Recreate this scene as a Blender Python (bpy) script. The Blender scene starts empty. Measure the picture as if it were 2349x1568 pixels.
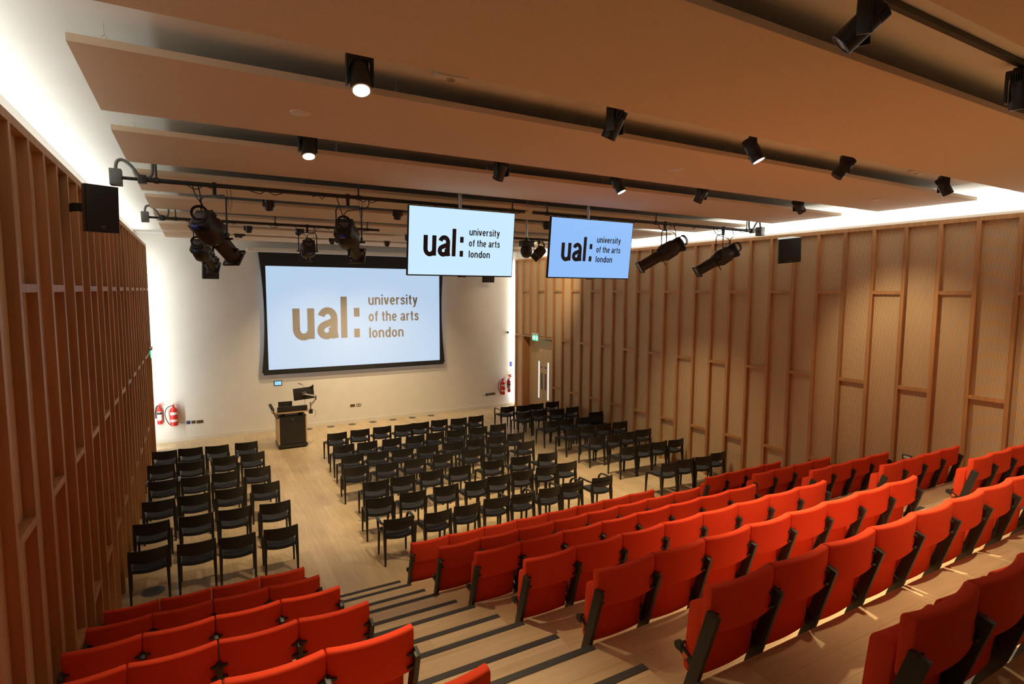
import bpy, bmesh, math, random
from mathutils import Vector, Matrix
random.seed(7)
PI = math.pi
sc = bpy.context.scene
C = sc.collection

# ------------------------------------------------------------------ camera
cam_d = bpy.data.cameras.new('camera')
cam = bpy.data.objects.new('camera', cam_d); C.objects.link(cam)
cam_d.sensor_fit = 'HORIZONTAL'; cam_d.sensor_width = 36.0
cam_d.lens = 36.0 * 1298.34 / 2349.0
cam_d.clip_start = 0.05; cam_d.clip_end = 100
vx = Vector((3490 - 1174.5, 678 - 784, 1298.345)).normalized()
vy = Vector((441 - 1174.5, 664 - 784, 1298.345)).normalized()
vz = vx.cross(vy)
if vz.y > 0: vz = -vz
right = Vector((vx.x, vy.x, vz.x)); down = Vector((vx.y, vy.y, vz.y)); fwd = Vector((vx.z, vy.z, vz.z))
m = Matrix.Identity(4)
for i in range(3):
    m[i][0] = right[i]; m[i][1] = -down[i]; m[i][2] = -fwd[i]
m[0][3], m[1][3], m[2][3] = 0.0, 0.0, 4.3
cam.matrix_world = m
sc.camera = cam

# ------------------------------------------------------------------ view, world
sc.view_settings.view_transform = 'Standard'; sc.view_settings.look = 'None'
sc.view_settings.gamma = 1.0; sc.view_settings.use_curve_mapping = False
sc.view_settings.exposure = 0.32
sc.cycles.use_denoising = True
sc.cycles.max_bounces = 8; sc.cycles.diffuse_bounces = 5; sc.cycles.glossy_bounces = 3
sc.cycles.sample_clamp_indirect = 4.0
w = bpy.data.worlds.new('world'); sc.world = w; w.use_nodes = True
w.node_tree.nodes['Background'].inputs[0].default_value = (1.0, 0.8, 0.6, 1)
w.node_tree.nodes['Background'].inputs[1].default_value = 0.02

# ------------------------------------------------------------------ room numbers (metres)
XL, XR = -1.0, 10.37          # front faces of the timber posts
WL, WR = -1.24, 10.56         # plaster walls behind
YW, YB = 18.38, -2.6          # stage wall, rear wall
CZ = 5.81                     # ceiling
RISE, GOING = 0.35, 0.992
def TY(n): return 7.07 - GOING * (n - 1)
AISLE_L = (1.10, 2.42); AISLE_R = (6.80, 8.03)

WARM = (1.0, 0.76, 0.44); COOL = (0.93, 1.0, 0.96)
def area_light(name, loc, target, along, length, width, power, col):
    """strip light at loc facing target, its long side along the given axis"""
    d = bpy.data.lights.new(name, 'AREA'); d.shape = 'RECTANGLE'; d.size = length; d.size_y = width
    d.energy = power; d.color = col
    o = bpy.data.objects.new(name, d); C.objects.link(o)
    zq = (Vector(loc) - Vector(target)).normalized(); xq = Vector(along)
    xq = (xq - zq * xq.dot(zq)).normalized(); yq = zq.cross(xq)
    mm = Matrix((xq, yq, zq)).transposed().to_4x4(); mm.translation = Vector(loc)
    o.matrix_world = mm
    return o
# cove strips on top of the timber cladding, vertical strips behind its stage ends
area_light('cove_light_left', (-1.14, 8.0, 5.47), (-0.95, 8.0, 5.81), (0, 1, 0), 18.5, 0.05, 52, COOL)
area_light('cove_light_right', (10.49, 8.0, 5.48), (10.36, 8.0, 5.81), (0, 1, 0), 19.5, 0.05, 130, COOL)
area_light('corner_light_left', (-1.16, 17.62, 2.75), (-0.85, 18.38, 2.75), (0, 0, 1), 5.2, 0.05, 34, COOL)
area_light('corner_light_right', (10.50, 18.29, 2.75), (9.9, 18.36, 2.75), (0, 0, 1), 5.2, 0.05, 26, COOL)

# ------------------------------------------------------------------ materials
def mat(name, col, rough=0.6, metal=0.0, spec=None, emit=None, estr=0.0):
    mt = bpy.data.materials.new(name); mt.use_nodes = True
    b = mt.node_tree.nodes['Principled BSDF']
    b.inputs['Base Color'].default_value = (*col, 1); b.inputs['Roughness'].default_value = rough
    b.inputs['Metallic'].default_value = metal
    if spec is not None: b.inputs['Specular IOR Level'].default_value = spec
    if emit: b.inputs['Emission Color'].default_value = (*emit, 1); b.inputs['Emission Strength'].default_value = estr
    return mt
def nodes(mt): return mt.node_tree.nodes, mt.node_tree.links, mt.node_tree.nodes['Principled BSDF']
def noise_mat(name, c1, c2, scale=(1, 1, 1), nscale=5.0, rough=0.6, detail=4, bump=0.0, spec=None, rnd=0.0, dist=0.0):
    mt = mat(name, c1, rough, spec=spec); N, L, b = nodes(mt)
    tc = N.new('ShaderNodeTexCoord'); mp = N.new('ShaderNodeMapping'); mp.inputs['Scale'].default_value = scale
    nz = N.new('ShaderNodeTexNoise'); nz.inputs['Scale'].default_value = nscale; nz.inputs['Detail'].default_value = detail
    nz.inputs['Distortion'].default_value = dist
    L.new(tc.outputs['Object'], mp.inputs['Vector'])
    oi = N.new('ShaderNodeObjectInfo')
    ad = N.new('ShaderNodeVectorMath'); ad.operation = 'ADD'
    ml = N.new('ShaderNodeMath'); ml.operation = 'MULTIPLY'; ml.inputs[1].default_value = 37.0
    L.new(oi.outputs['Random'], ml.inputs[0]); L.new(mp.outputs['Vector'], ad.inputs[0]); L.new(ml.outputs[0], ad.inputs[1])
    L.new(ad.outputs[0], nz.inputs['Vector'])
    rp = N.new('ShaderNodeValToRGB'); rp.color_ramp.elements[0].color = (*c1, 1); rp.color_ramp.elements[1].color = (*c2, 1)
    rp.color_ramp.elements[0].position = 0.32; rp.color_ramp.elements[1].position = 0.68
    L.new(nz.outputs['Fac'], rp.inputs['Fac'])
    out = rp.outputs['Color']
    if rnd > 0:
        hs = N.new('ShaderNodeHueSaturation')
        mr = N.new('ShaderNodeMapRange'); mr.inputs['To Min'].default_value = 1 - rnd; mr.inputs['To Max'].default_value = 1 + rnd
        L.new(oi.outputs['Random'], mr.inputs['Value']); L.new(mr.outputs[0], hs.inputs['Value'])
        L.new(out, hs.inputs['Color']); out = hs.outputs['Color']
    L.new(out, b.inputs['Base Color'])
    if bump > 0:
        bp = N.new('ShaderNodeBump'); bp.inputs['Strength'].default_value = bump; bp.inputs['Distance'].default_value = 0.002
        L.new(nz.outputs['Fac'], bp.inputs['Height']); L.new(bp.outputs['Normal'], b.inputs['Normal'])
    return mt
def plank_mat(name, c1, c2, cm, along='Y', pw=0.19, pl=1.9, rough=0.38):
    mt = mat(name, c1, rough, spec=0.35); N, L, b = nodes(mt)
    gp = N.new('ShaderNodeNewGeometry'); sp = N.new('ShaderNodeSeparateXYZ'); cb = N.new('ShaderNodeCombineXYZ')
    L.new(gp.outputs['Position'], sp.inputs[0])
    if along == 'Y': L.new(sp.outputs['Y'], cb.inputs['X']); L.new(sp.outputs['X'], cb.inputs['Y'])
    else: L.new(sp.outputs['X'], cb.inputs['X']); L.new(sp.outputs['Y'], cb.inputs['Y'])
    br = N.new('ShaderNodeTexBrick'); br.inputs['Scale'].default_value = 1.0
    br.inputs['Brick Width'].default_value = pl; br.inputs['Row Height'].default_value = pw
    br.inputs['Mortar Size'].default_value = 0.0012; br.inputs['Mortar Smooth'].default_value = 0.2; br.inputs['Bias'].default_value = 0.0
    br.offset = 0.37; br.offset_frequency = 2
    br.inputs['Color1'].default_value = (*c1, 1); br.inputs['Color2'].default_value = (*c2, 1); br.inputs['Mortar'].default_value = (*cm, 1)
    L.new(cb.outputs[0], br.inputs['Vector'])
    mp = N.new('ShaderNodeMapping'); mp.inputs['Scale'].default_value = (0.9, 9, 1)
    nz = N.new('ShaderNodeTexNoise'); nz.inputs['Scale'].default_value = 2.0; nz.inputs['Detail'].default_value = 5; nz.inputs['Distortion'].default_value = 0.6
    L.new(cb.outputs[0], mp.inputs['Vector']); L.new(mp.outputs[0], nz.inputs['Vector'])
    n2 = N.new('ShaderNodeTexNoise'); n2.inputs['Scale'].default_value = 1.3; n2.inputs['Detail'].default_value = 2
    L.new(cb.outputs[0], n2.inputs['Vector'])
    ad = N.new('ShaderNodeMath'); ad.operation = 'ADD'; L.new(nz.outputs['Fac'], ad.inputs[0]); L.new(n2.outputs['Fac'], ad.inputs[1])
    mr = N.new('ShaderNodeMapRange'); mr.inputs['From Min'].default_value = 0.6; mr.inputs['From Max'].default_value = 1.4
    mr.inputs['To Min'].default_value = 0.80; mr.inputs['To Max'].default_value = 1.12; L.new(ad.outputs[0], mr.inputs['Value'])
    mx = N.new('ShaderNodeMix'); mx.data_type = 'RGBA'; mx.blend_type = 'MULTIPLY'; mx.inputs['Factor'].default_value = 1.0
    L.new(br.outputs['Color'], mx.inputs['A']); L.new(mr.outputs[0], mx.inputs['B'])
    L.new(mx.outputs['Result'], b.inputs['Base Color'])
    return mt
def stripe_mat(name, c1, c2, cg, period=0.016, gap=0.34):
    mt = mat(name, c1, 0.6); N, L, b = nodes(mt)
    gp = N.new('ShaderNodeNewGeometry'); sp = N.new('ShaderNodeSeparateXYZ'); L.new(gp.outputs['Position'], sp.inputs[0])
    dv = N.new('ShaderNodeMath'); dv.operation = 'DIVIDE'; dv.inputs[1].default_value = period; L.new(sp.outputs['Y'], dv.inputs[0])
    fr = N.new('ShaderNodeMath'); fr.operation = 'FRACT'; L.new(dv.outputs[0], fr.inputs[0])
    lt = N.new('ShaderNodeMath'); lt.operation = 'LESS_THAN'; lt.inputs[1].default_value = gap; L.new(fr.outputs[0], lt.inputs[0])
    mp = N.new('ShaderNodeMapping'); mp.inputs['Scale'].default_value = (1, 30, 0.8); L.new(gp.outputs['Position'], mp.inputs['Vector'])
    nz = N.new('ShaderNodeTexNoise'); nz.inputs['Scale'].default_value = 1.6; nz.inputs['Detail'].default_value = 4; L.new(mp.outputs[0], nz.inputs['Vector'])
    m1 = N.new('ShaderNodeMix'); m1.data_type = 'RGBA'; m1.inputs['A'].default_value = (*c1, 1); m1.inputs['B'].default_value = (*c2, 1)
    L.new(nz.outputs['Fac'], m1.inputs['Factor'])
    m2 = N.new('ShaderNodeMix'); m2.data_type = 'RGBA'; m2.inputs['B'].default_value = (*cg, 1)
    L.new(m1.outputs['Result'], m2.inputs['A']); L.new(lt.outputs[0], m2.inputs['Factor'])
    L.new(m2.outputs['Result'], b.inputs['Base Color'])
    return mt

M = {}
M['plaster'] = noise_mat('white_plaster', (0.76, 0.73, 0.68), (0.79, 0.76, 0.71), nscale=3, rough=0.85)
M['ceiling'] = noise_mat('white_ceiling_paint', (0.72, 0.71, 0.67), (0.75, 0.74, 0.70), nscale=3, rough=0.9)
M['panel'] = noise_mat('cream_fabric_panel', (0.64, 0.49, 0.34), (0.67, 0.52, 0.365), nscale=40, rough=0.95)
M['post'] = noise_mat('douglas_fir', (0.40, 0.19, 0.072), (0.54, 0.28, 0.115), (14, 14, 0.7), 1.4, 0.5, 5, rnd=0.13, dist=0.8)
M['rear'] = noise_mat('dark_timber_rear_wall', (0.16, 0.075, 0.035), (0.22, 0.11, 0.05), (8, 8, 0.7), 1.4, 0.6, 4)
M['slats'] = stripe_mat('grooved_oak_panel', (0.68, 0.49, 0.29), (0.80, 0.60, 0.37), (0.20, 0.11, 0.05))
M['floor'] = plank_mat('oak_plank_floor', (0.66, 0.50, 0.30), (0.56, 0.41, 0.235), (0.28, 0.18, 0.09), 'Y')
M['tier'] = plank_mat('oak_plank_tier', (0.64, 0.48, 0.29), (0.55, 0.40, 0.23), (0.28, 0.18, 0.09), 'X', 0.19, 1.7)
M['nosing'] = noise_mat('black_grip_strip', (0.030, 0.028, 0.026), (0.045, 0.042, 0.04), nscale=300, rough=0.7)
M['skirt'] = noise_mat('cream_skirting_paint', (0.74, 0.70, 0.63), (0.77, 0.73, 0.66), nscale=4, rough=0.5)
M['red'] = noise_mat('red_wool_upholstery', (0.66, 0.050, 0.016), (0.74, 0.068, 0.022), nscale=260, rough=0.9, bump=0.25, spec=0.15)
M['black_steel'] = noise_mat('black_powder_coat', (0.020, 0.018, 0.016), (0.026, 0.024, 0.021), nscale=120, rough=0.45)
M['black_plastic'] = noise_mat('black_moulded_plastic', (0.013, 0.012, 0.011), (0.017, 0.016, 0.0145), nscale=200, rough=0.42)
M['pad'] = noise_mat('dark_felt_pad', (0.020, 0.020, 0.026), (0.028, 0.028, 0.036), nscale=250, rough=0.95)
M['fixture'] = noise_mat('black_lamp_housing', (0.018, 0.016, 0.0145), (0.024, 0.021, 0.019), nscale=90, rough=0.4)
M['grey'] = noise_mat('grey_metal', (0.09, 0.09, 0.09), (0.12, 0.12, 0.12), nscale=60, rough=0.4)
M['steel'] = mat('brushed_steel', (0.55, 0.55, 0.54), 0.32, 0.9)
M['zinc'] = mat('zinc_wire', (0.6, 0.6, 0.58), 0.35, 0.8)
M['cable'] = mat('black_cable', (0.014, 0.013, 0.013), 0.6)
M['lens_on'] = mat('lit_lens', (1, 1, 1), 0.3, emit=(1.0, 0.86, 0.66), estr=14.0)
M['lens_off'] = mat('dark_lens', (0.03, 0.03, 0.035), 0.1)
M['reflector'] = mat('reflector_ring', (0.75, 0.75, 0.72), 0.25, 0.7)
M['screen_black'] = noise_mat('black_screen_border', (0.012, 0.012, 0.013), (0.016, 0.016, 0.017), nscale=60, rough=0.75)
M['projected'] = mat('projected_picture', (0.20, 0.20, 0.20), 0.8, emit=(0.50, 0.70, 0.94), estr=0.68)
M['projected_text'] = mat('projected_lettering', (0.36, 0.34, 0.33), 0.8)
M['tv_picture'] = mat('lit_display_pale_blue', (0.02, 0.02, 0.02), 0.25, emit=(0.60, 0.83, 1.0), estr=0.8)
M['tv_picture2'] = mat('lit_display_blue', (0.02, 0.02, 0.02), 0.25, emit=(0.29, 0.54, 1.0), estr=0.76)
M['tv_text'] = mat('display_lettering', (0.012, 0.010, 0.03), 0.5)
M['oak'] = noise_mat('oak_veneer', (0.55, 0.36, 0.18), (0.66, 0.46, 0.25), (12, 12, 0.8), 1.5, 0.45, 4)
M['door'] = noise_mat('oak_veneer_door', (0.60, 0.43, 0.23), (0.68, 0.50, 0.29), (10, 10, 0.7), 1.5, 0.45, 4)
M['ext_red'] = mat('extinguisher_red', (0.60, 0.025, 0.02), 0.3)
M['white'] = mat('white_plastic', (0.78, 0.78, 0.76), 0.4)
M['label'] = mat('printed_label', (0.75, 0.70, 0.66), 0.6)
M['dark_label'] = mat('black_label', (0.03, 0.03, 0.03), 0.5)
M['blue'] = mat('blue_plastic', (0.03, 0.05, 0.42), 0.4)
M['green_sign'] = mat('green_lit_sign', (0.02, 0.3, 0.15), 0.4, emit=(0.05, 0.75, 0.42), estr=0.9)
M['white_sign'] = mat('white_lit_symbol', (0.8, 0.8, 0.8), 0.4, emit=(0.85, 1.0, 0.92), estr=1.0)
M['bronze'] = mat('dull_bronze_plate', (0.16, 0.115, 0.06), 0.45, 0.4)
M['glass_lit'] = mat('corridor_glass', (0.7, 0.7, 0.65), 0.1, emit=(1.0, 0.93, 0.80), estr=0.5)
M['touch'] = mat('touch_panel_screen', (0.02, 0.02, 0.02), 0.2, emit=(0.30, 0.66, 1.0), estr=0.9)
M['grille'] = noise_mat('grey_floor_grille', (0.22, 0.22, 0.21), (0.30, 0.30, 0.29), nscale=90, rough=0.5)
M['orange_tag'] = mat('orange_tag', (0.75, 0.16, 0.04), 0.5)
M['paper'] = mat('pale_grey_sheet', (0.55, 0.56, 0.58), 0.6)
M['smoke_white'] = mat('cream_disc', (0.68, 0.60, 0.52), 0.7)

# ------------------------------------------------------------------ mesh helpers
class MB:
    def __init__(s): s.bm = bmesh.new()
    def face(s, vs):
        try: return s.bm.faces.new(vs)
        except ValueError: return None
    def hexa(s, p, bev=0.0, seg=2):
        v = [s.bm.verts.new(q) for q in p]
        fs = [s.face([v[i] for i in f]) for f in ((0, 3, 2, 1), (4, 5, 6, 7), (0, 1, 5, 4), (1, 2, 6, 5), (2, 3, 7, 6), (3, 0, 4, 7))]
        if bev > 0:
            es = list({e for f in fs for e in f.edges})
            bmesh.ops.bevel(s.bm, geom=es, offset=bev, segments=seg, affect='EDGES', profile=0.6)
        return s
    def box(s, x0, x1, y0, y1, z0, z1, bev=0.0, mtx=None, seg=2):
        p = [(x0, y0, z0), (x1, y0, z0), (x1, y1, z0), (x0, y1, z0), (x0, y0, z1), (x1, y0, z1), (x1, y1, z1), (x0, y1, z1)]
        p = [Vector(q) for q in p]
        if mtx is not None: p = [mtx @ q for q in p]
        return s.hexa(p, bev, seg)
    def loft(s, secs, caps=True, closed=True):
        rings = [[s.bm.verts.new(q) for q in r] for r in secs]
        n = len(rings[0])
        for a, b in zip(rings, rings[1:]):
            for i in range(n if closed else n - 1):
                j = (i + 1) % n
                s.face([a[i], a[j], b[j], b[i]])
        if caps: s.face(rings[0][::-1]); s.face(rings[-1])
        return s
    def tube(s, pts, r, n=8):
        pts = [Vector(p) for p in pts]
        rr = r if isinstance(r, (list, tuple)) else [r] * len(pts)
        t0 = (pts[1] - pts[0]).normalized()
        up = Vector((0, 0, 1)) if abs(t0.z) < 0.9 else Vector((1, 0, 0))
        nrm = (up - t0 * up.dot(t0)).normalized()
        secs = []
        for i, p in enumerate(pts):
            t = (pts[min(i + 1, len(pts) - 1)] - pts[max(i - 1, 0)]).normalized()
            nrm = (nrm - t * nrm.dot(t)).normalized(); bn = t.cross(nrm)
            secs.append([p + (nrm * math.cos(2 * PI * k / n) + bn * math.sin(2 * PI * k / n)) * rr[i] for k in range(n)])
        return s.loft(secs)
    def lathe(s, prof, n=24, mtx=None):
        """profile of (radius, height) about local Z"""
        secs = []
        for r, h in prof:
            ring = [Vector((r * math.cos(2 * PI * k / n), r * math.sin(2 * PI * k / n), h)) for k in range(n)]
            if mtx is not None: ring = [mtx @ q for q in ring]
            secs.append(ring)
        return s.loft(secs)
    def sheet(s, fn, nu, nv, th):
        P = [[Vector(fn(i / nu, j / nv)) for j in range(nv + 1)] for i in range(nu + 1)]
        def nm(i, j):
            a = P[min(i + 1, nu)][j] - P[max(i - 1, 0)][j]; b = P[i][min(j + 1, nv)] - P[i][max(j - 1, 0)]
            return a.cross(b).normalized()
        A = [[s.bm.verts.new(P[i][j] + nm(i, j) * th / 2) for j in range(nv + 1)] for i in range(nu + 1)]
        B = [[s.bm.verts.new(P[i][j] - nm(i, j) * th / 2) for j in range(nv + 1)] for i in range(nu + 1)]
        for i in range(nu):
            for j in range(nv):
                s.face([A[i][j], A[i + 1][j], A[i + 1][j + 1], A[i][j + 1]])
                s.face([B[i][j], B[i][j + 1], B[i + 1][j + 1], B[i + 1][j]])
        for i in range(nu):
            s.face([A[i][0], B[i][0], B[i + 1][0], A[i + 1][0]]); s.face([A[i][nv], A[i + 1][nv], B[i + 1][nv], B[i][nv]])
        for j in range(nv):
            s.face([A[0][j], A[0][j + 1], B[0][j + 1], B[0][j]]); s.face([A[nu][j], B[nu][j], B[nu][j + 1], A[nu][j + 1]])
        return s
    def build(s, name, mt, parent=None, smooth=True, loc=None, ang=38):
        bmesh.ops.recalc_face_normals(s.bm, faces=s.bm.faces)
        me = bpy.data.meshes.new(name); s.bm.to_mesh(me); s.bm.free()
        me.materials.append(mt)
        if smooth and len(me.polygons):
            me.polygons.foreach_set('use_smooth', [True] * len(me.polygons)); me.set_sharp_from_angle(angle=math.radians(ang))
        o = bpy.data.objects.new(name, me); C.objects.link(o)
        if parent is not None: o.parent = parent
        if loc is not None: o.location = loc
        return o
def tag(o, label=None, cat=None, group=None, kind=None):
    if label: o['label'] = label
    if cat: o['category'] = cat
    if group: o['group'] = group
    if kind: o['kind'] = kind
    return o
def thing(name, loc, label, cat, group=None, rz=0.0):
    o = bpy.data.objects.new(name, None); C.objects.link(o)
    o.location = loc; o.rotation_euler = (0, 0, rz); o.empty_display_size = 0.1
    return tag(o, label, cat, group)
def struct(name):
    o = bpy.data.objects.new(name, None); C.objects.link(o); o['kind'] = 'structure'; return o
KIDS = {}
def copy_tree(o, parent=None):
    c = o.copy(); C.objects.link(c)
    if parent is not None: c.parent = parent
    if o.name not in KIDS: KIDS[o.name] = list(o.children)
    for ch in KIDS[o.name]: copy_tree(ch, c)
    return c
def frame(origin, fwd_dir, up=(0, 0, 1)):
    """matrix whose local +Y looks along fwd_dir, +Z near up"""
    y = Vector(fwd_dir).normalized(); x = y.cross(Vector(up)).normalized(); z = x.cross(y)
    mm = Matrix((x, y, z)).transposed().to_4x4(); mm.translation = Vector(origin); return mm
ORD = ['first', 'second', 'third', 'fourth', 'fifth', 'sixth', 'seventh', 'eighth', 'ninth']
def bezpts(p0, p1, p2, p3, n=14):
    p0, p1, p2, p3 = map(Vector, (p0, p1, p2, p3)); r = []
    for i in range(n + 1):
        t = i / n; u = 1 - t
        r.append(p0 * u ** 3 + p1 * 3 * u * u * t + p2 * 3 * u * t * t + p3 * t ** 3)
    return r

# ------------------------------------------------------------------ room shell
fl = struct('floor')
MB().box(WL, WR, 6.9, YW + 0.1, -0.12, 0.0).build('plank_surface', M['floor'], fl, False)
for n in range(1, 11):
    y1 = TY(n); y0 = TY(n + 1) - 0.02 if n < 10 else YB
    t = MB().box(WL, WR, y0, y1, RISE * n - 0.36 if n > 1 else -0.1, RISE * n).build('tier', M['tier'], fl, False)
    for (a, b) in (AISLE_L, AISLE_R):
        MB().box(a, b, y1 - 0.055, y1 + 0.004, RISE * n + 0.0, RISE * n + 0.004).build('nosing', M['nosing'], t, False)
    if n < 10:
        for (a, b) in (AISLE_L, AISLE_R):
            st = MB().box(a, b, y1 - 0.01, y1 + 0.46, RISE * (n - 1) - 0.01, RISE * (n - 0.5)).build('step', M['tier'], fl, False)
            MB().box(a, b, y1 + 0.405, y1 + 0.464, RISE * (n - 0.5), RISE * (n - 0.5) + 0.004).build('nosing', M['nosing'], st, False)

ce = MB().box(WL - 0.1, WR + 0.1, YB - 0.1, YW + 0.1, CZ, CZ + 0.12).build('ceiling', M['ceiling'], None, False); ce['kind'] = 'structure'
o = MB().box(WL - 0.1, WR + 0.1, YW, YW + 0.12, -0.12, CZ).build('wall_back', M['plaster'], None, False); o['kind'] = 'structure'
o = MB().box(WL - 0.1, WR + 0.1, YB - 0.12, YB, -0.1, CZ).build('wall_front', M['rear'], None, False); o['kind'] = 'structure'
o = MB().box(WL, WR, YW - 0.018, YW, 0.0, 0.125, 0.004).build('baseboard_back', M['skirt'], None, False); o['kind'] = 'structure'

ZA, ZB, ZC, CAPB, CAPT = 4.305, 2.71, 1.09, 5.385, 5.45
PW, PD = 0.06, 0.07
def clad(name, side, ys, door, yend):
    """one timber-clad side wall: plaster, grooved panels, a post per bay edge, noggings and rails"""
    root = struct(name)
    xf, xw, s = (XL, WL, -1) if side == 'L' else (XR, WR, 1)
    xb = xf + s * PD
    bx = lambda a, b, *r: (min(a, b), max(a, b), *r)
    d0, d1 = door                                   # door opening in Y
    bm = MB()
    for (a, b, z0, z1) in ((YB, d0, -0.1, CZ), (d0, d1, ZB, CZ), (d1, YW + 0.05, -0.1, CZ)): bm.box(*bx(xw, xw + s * 0.2, a, b, z0, z1))
    bm.build('plaster_face', M['plaster'], root, False)
    xd = xf + s * 0.30                              # door plane
    bm = MB()
    for (a, b, z0, z1) in ((YB, d0, -0.05, CAPB), (d0, d1, ZB - 0.03, CAPB), (d1, yend, -0.05, CAPB)):
        bm.box(*bx(xb, xb + s * 0.02, a, b, z0, z1))
    bm.build('acoustic_panel', M['slats'], root, False)
    # door reveal
    xj = xd + s * 0.06
    j = MB(); j.box(*bx(xf + s * 0.005, xj, d1 - 0.012, d1 + 0.02, 0, ZB)); j.box(*bx(xf + s * 0.005, xj, d0 - 0.02, d0 + 0.012, 0, ZB)); j.box(*bx(xf + s * 0.005, xj, d0, d1, ZB - 0.03, ZB + 0.03)); j.box(*bx(xf, xj + s * 0.02, d0, d1, -0.05, 0.002))
    j.build('door_reveal', M['post'], root, False)
    def zfl(y):                                     # floor level under a post
        if y > TY(1): return 0.0
        return RISE * min(10, 1 + int((TY(1) - y) / GOING))
    for y in ys:
        z0 = zfl(y) - 0.02
        if d0 + 0.05 < y < d1 - 0.05: z0 = ZB + 0.03
        MB().box(*bx(xf, xb + s * 0.01, -PW / 2, PW / 2, z0 - 2.7, CAPB - 2.7), 0.002).build('post', M['post'], root, False, (0, y, 2.7))
    for i, (a, b) in enumerate(zip(ys, ys[1:])):
        zs = [ZA, ZC] if i % 2 == par[side] else [ZB]
        for z in zs:
            yc = (a + b) / 2
            if z - 0.03 < zfl(b) + 0.02: continue
            if d0 < yc < d1 and z < ZB + 0.2: continue
            if b - a < 0.3: continue
            MB().box(*bx(xf + s * 0.001, xb, a + PW / 2 - yc, b - PW / 2 - yc, -0.03, 0.03)).build('nogging', M['post'], root, False, (0, yc, z))
    MB().box(*bx(xf - s * 0.001, xb + s * 0.01, d0, d1, ZB - 0.03, ZB + 0.03)).build('door_head', M['post'], root, False)
    yy = YB
    while yy < yend - 0.01:                          # top rail in lengths
        y2 = min(yend, yy + 3.02)
        MB().box(*bx(xf - s * 0.001, xw + s * -0.03, yy - (yy + y2) / 2, y2 - (yy + y2) / 2 - 0.002, CAPB, CAPT)).build('top_rail', M['post'], root, False, (0, (yy + y2) / 2, 0))
        yy = y2
    MB().box(*bx(xf + s * 0.01, xw, yend, yend + 0.02, 0, CAPT)).build('end_board', M['post'], root, False)
    return root, xd
par = {}
ysR = [4.09 + 0.503 * k for k in range(-12, 29)]; par['R'] = 0
ysL = [4.93 + 0.5 * k for k in range(-14, 25)] + [17.46]; par['L'] = 0
wl, xdl = clad('wall_left', 'L', ysL, (15.46, 17.40), 17.50)
wr, xdr = clad('wall_right', 'R', ysR, (15.69, 17.63), 18.20)

def doors(name, xd, s, d0, d1):
    root = struct(name)
    mid = (d0 + d1) / 2
    bx = lambda a, b, *r: (min(a, b), max(a, b), *r)
    for k, (a, b) in enumerate(((d0 + 0.014, mid - 0.002), (mid + 0.002, d1 - 0.014))):
        lf = MB().box(*bx(xd, xd + s * 0.045, a, b, 0.01, ZB - 0.035)).build('leaf', M['door'], root, False)
        e = mid - 0.30 if k == 0 else mid + 0.30
        g0, g1 = e - 0.065, e + 0.065
        MB().box(*bx(xd - s * 0.004, xd, g0, g1, 0.50, 1.84)).build('vision_glass', M['glass_lit'], lf, False)
        fr = MB()
        for q in ((g0 - 0.012, g0), (g1, g1 + 0.012)): fr.box(*bx(xd - s * 0.012, xd, q[0], q[1], 0.488, 1.852))
        for q in ((0.488, 0.50), (1.84, 1.852)): fr.box(*bx(xd - s * 0.012, xd, g0, g1, *q))
        fr.build('glass_bead', M['bronze'], lf, False)
        e2 = mid - 0.12 if k == 0 else mid + 0.12
        MB().box(*bx(xd - s * 0.004, xd, e2 - 0.05, e2 + 0.05, 0.84, 1.42)).build('push_plate', M['grey'], lf, False)
        MB().lathe([(0.04, 0), (0.04, 0.004)], 16, frame((xd, e2, 1.63), (0, 0, 1), (-s, 0, 0))).build('fire_door_disc', M['blue'], lf)
    MB().box(*bx(xd - s * 0.06, xd, mid - 0.55, mid - 0.15, ZB - 0.11, ZB - 0.05)).build('door_closer', M['grey'], root, False)
    return root
doors('door_1', xdr, 1, 15.69, 17.63)
doors('door_2', xdl, -1, 15.46, 17.40)

# ------------------------------------------------------------------ ceiling panels with hooks
PZ, PT = 5.63, 5.675
pan_y = [0.06] + [1.99 + 1.954 * k for k in range(8)]
for k, y0 in enumerate(pan_y):
    where = ORD[k] if k else None
    root = thing('ceiling_panel', (4.668, y0, PZ), '', 'ceiling panel', 'hanging ceiling panels')
    wdt = 1.375 if k == 0 else 1.36
    MB().box(-5.208, 5.208, 0, wdt, 0, PT - PZ, 0.002).build('board', M['panel'], root, False)
    for q in range(7):
        for yy in (0.15, wdt - 0.15):
            x = -5.05 + q * 0.86 * 2
            if x > 5.15: continue
            h = MB(); z0 = PT - PZ
            h.tube([(x, yy, z0 - 0.002), (x + 0.004, yy, z0 + 0.045)], 0.0022, 5)
            h.tube([(x + 0.012 * math.sin(a), yy, z0 + 0.058 - 0.013 * math.cos(a)) for a in [i * PI / 5 - 0.1 for i in range(10)]], 0.0022, 5)
            h.tube([(x, yy, z0 + 0.07), (x, yy, CZ - PZ)], 0.0014, 4)
            h.build('suspension_hook', M['zinc'], root)
    nth = len(pan_y) - k
    root['label'] = ('long cream ceiling panel nearest the projection screen' if nth == 1 else
                     'long cream ceiling panel, %s one out from the projection screen' % ORD[nth - 1])

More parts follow.
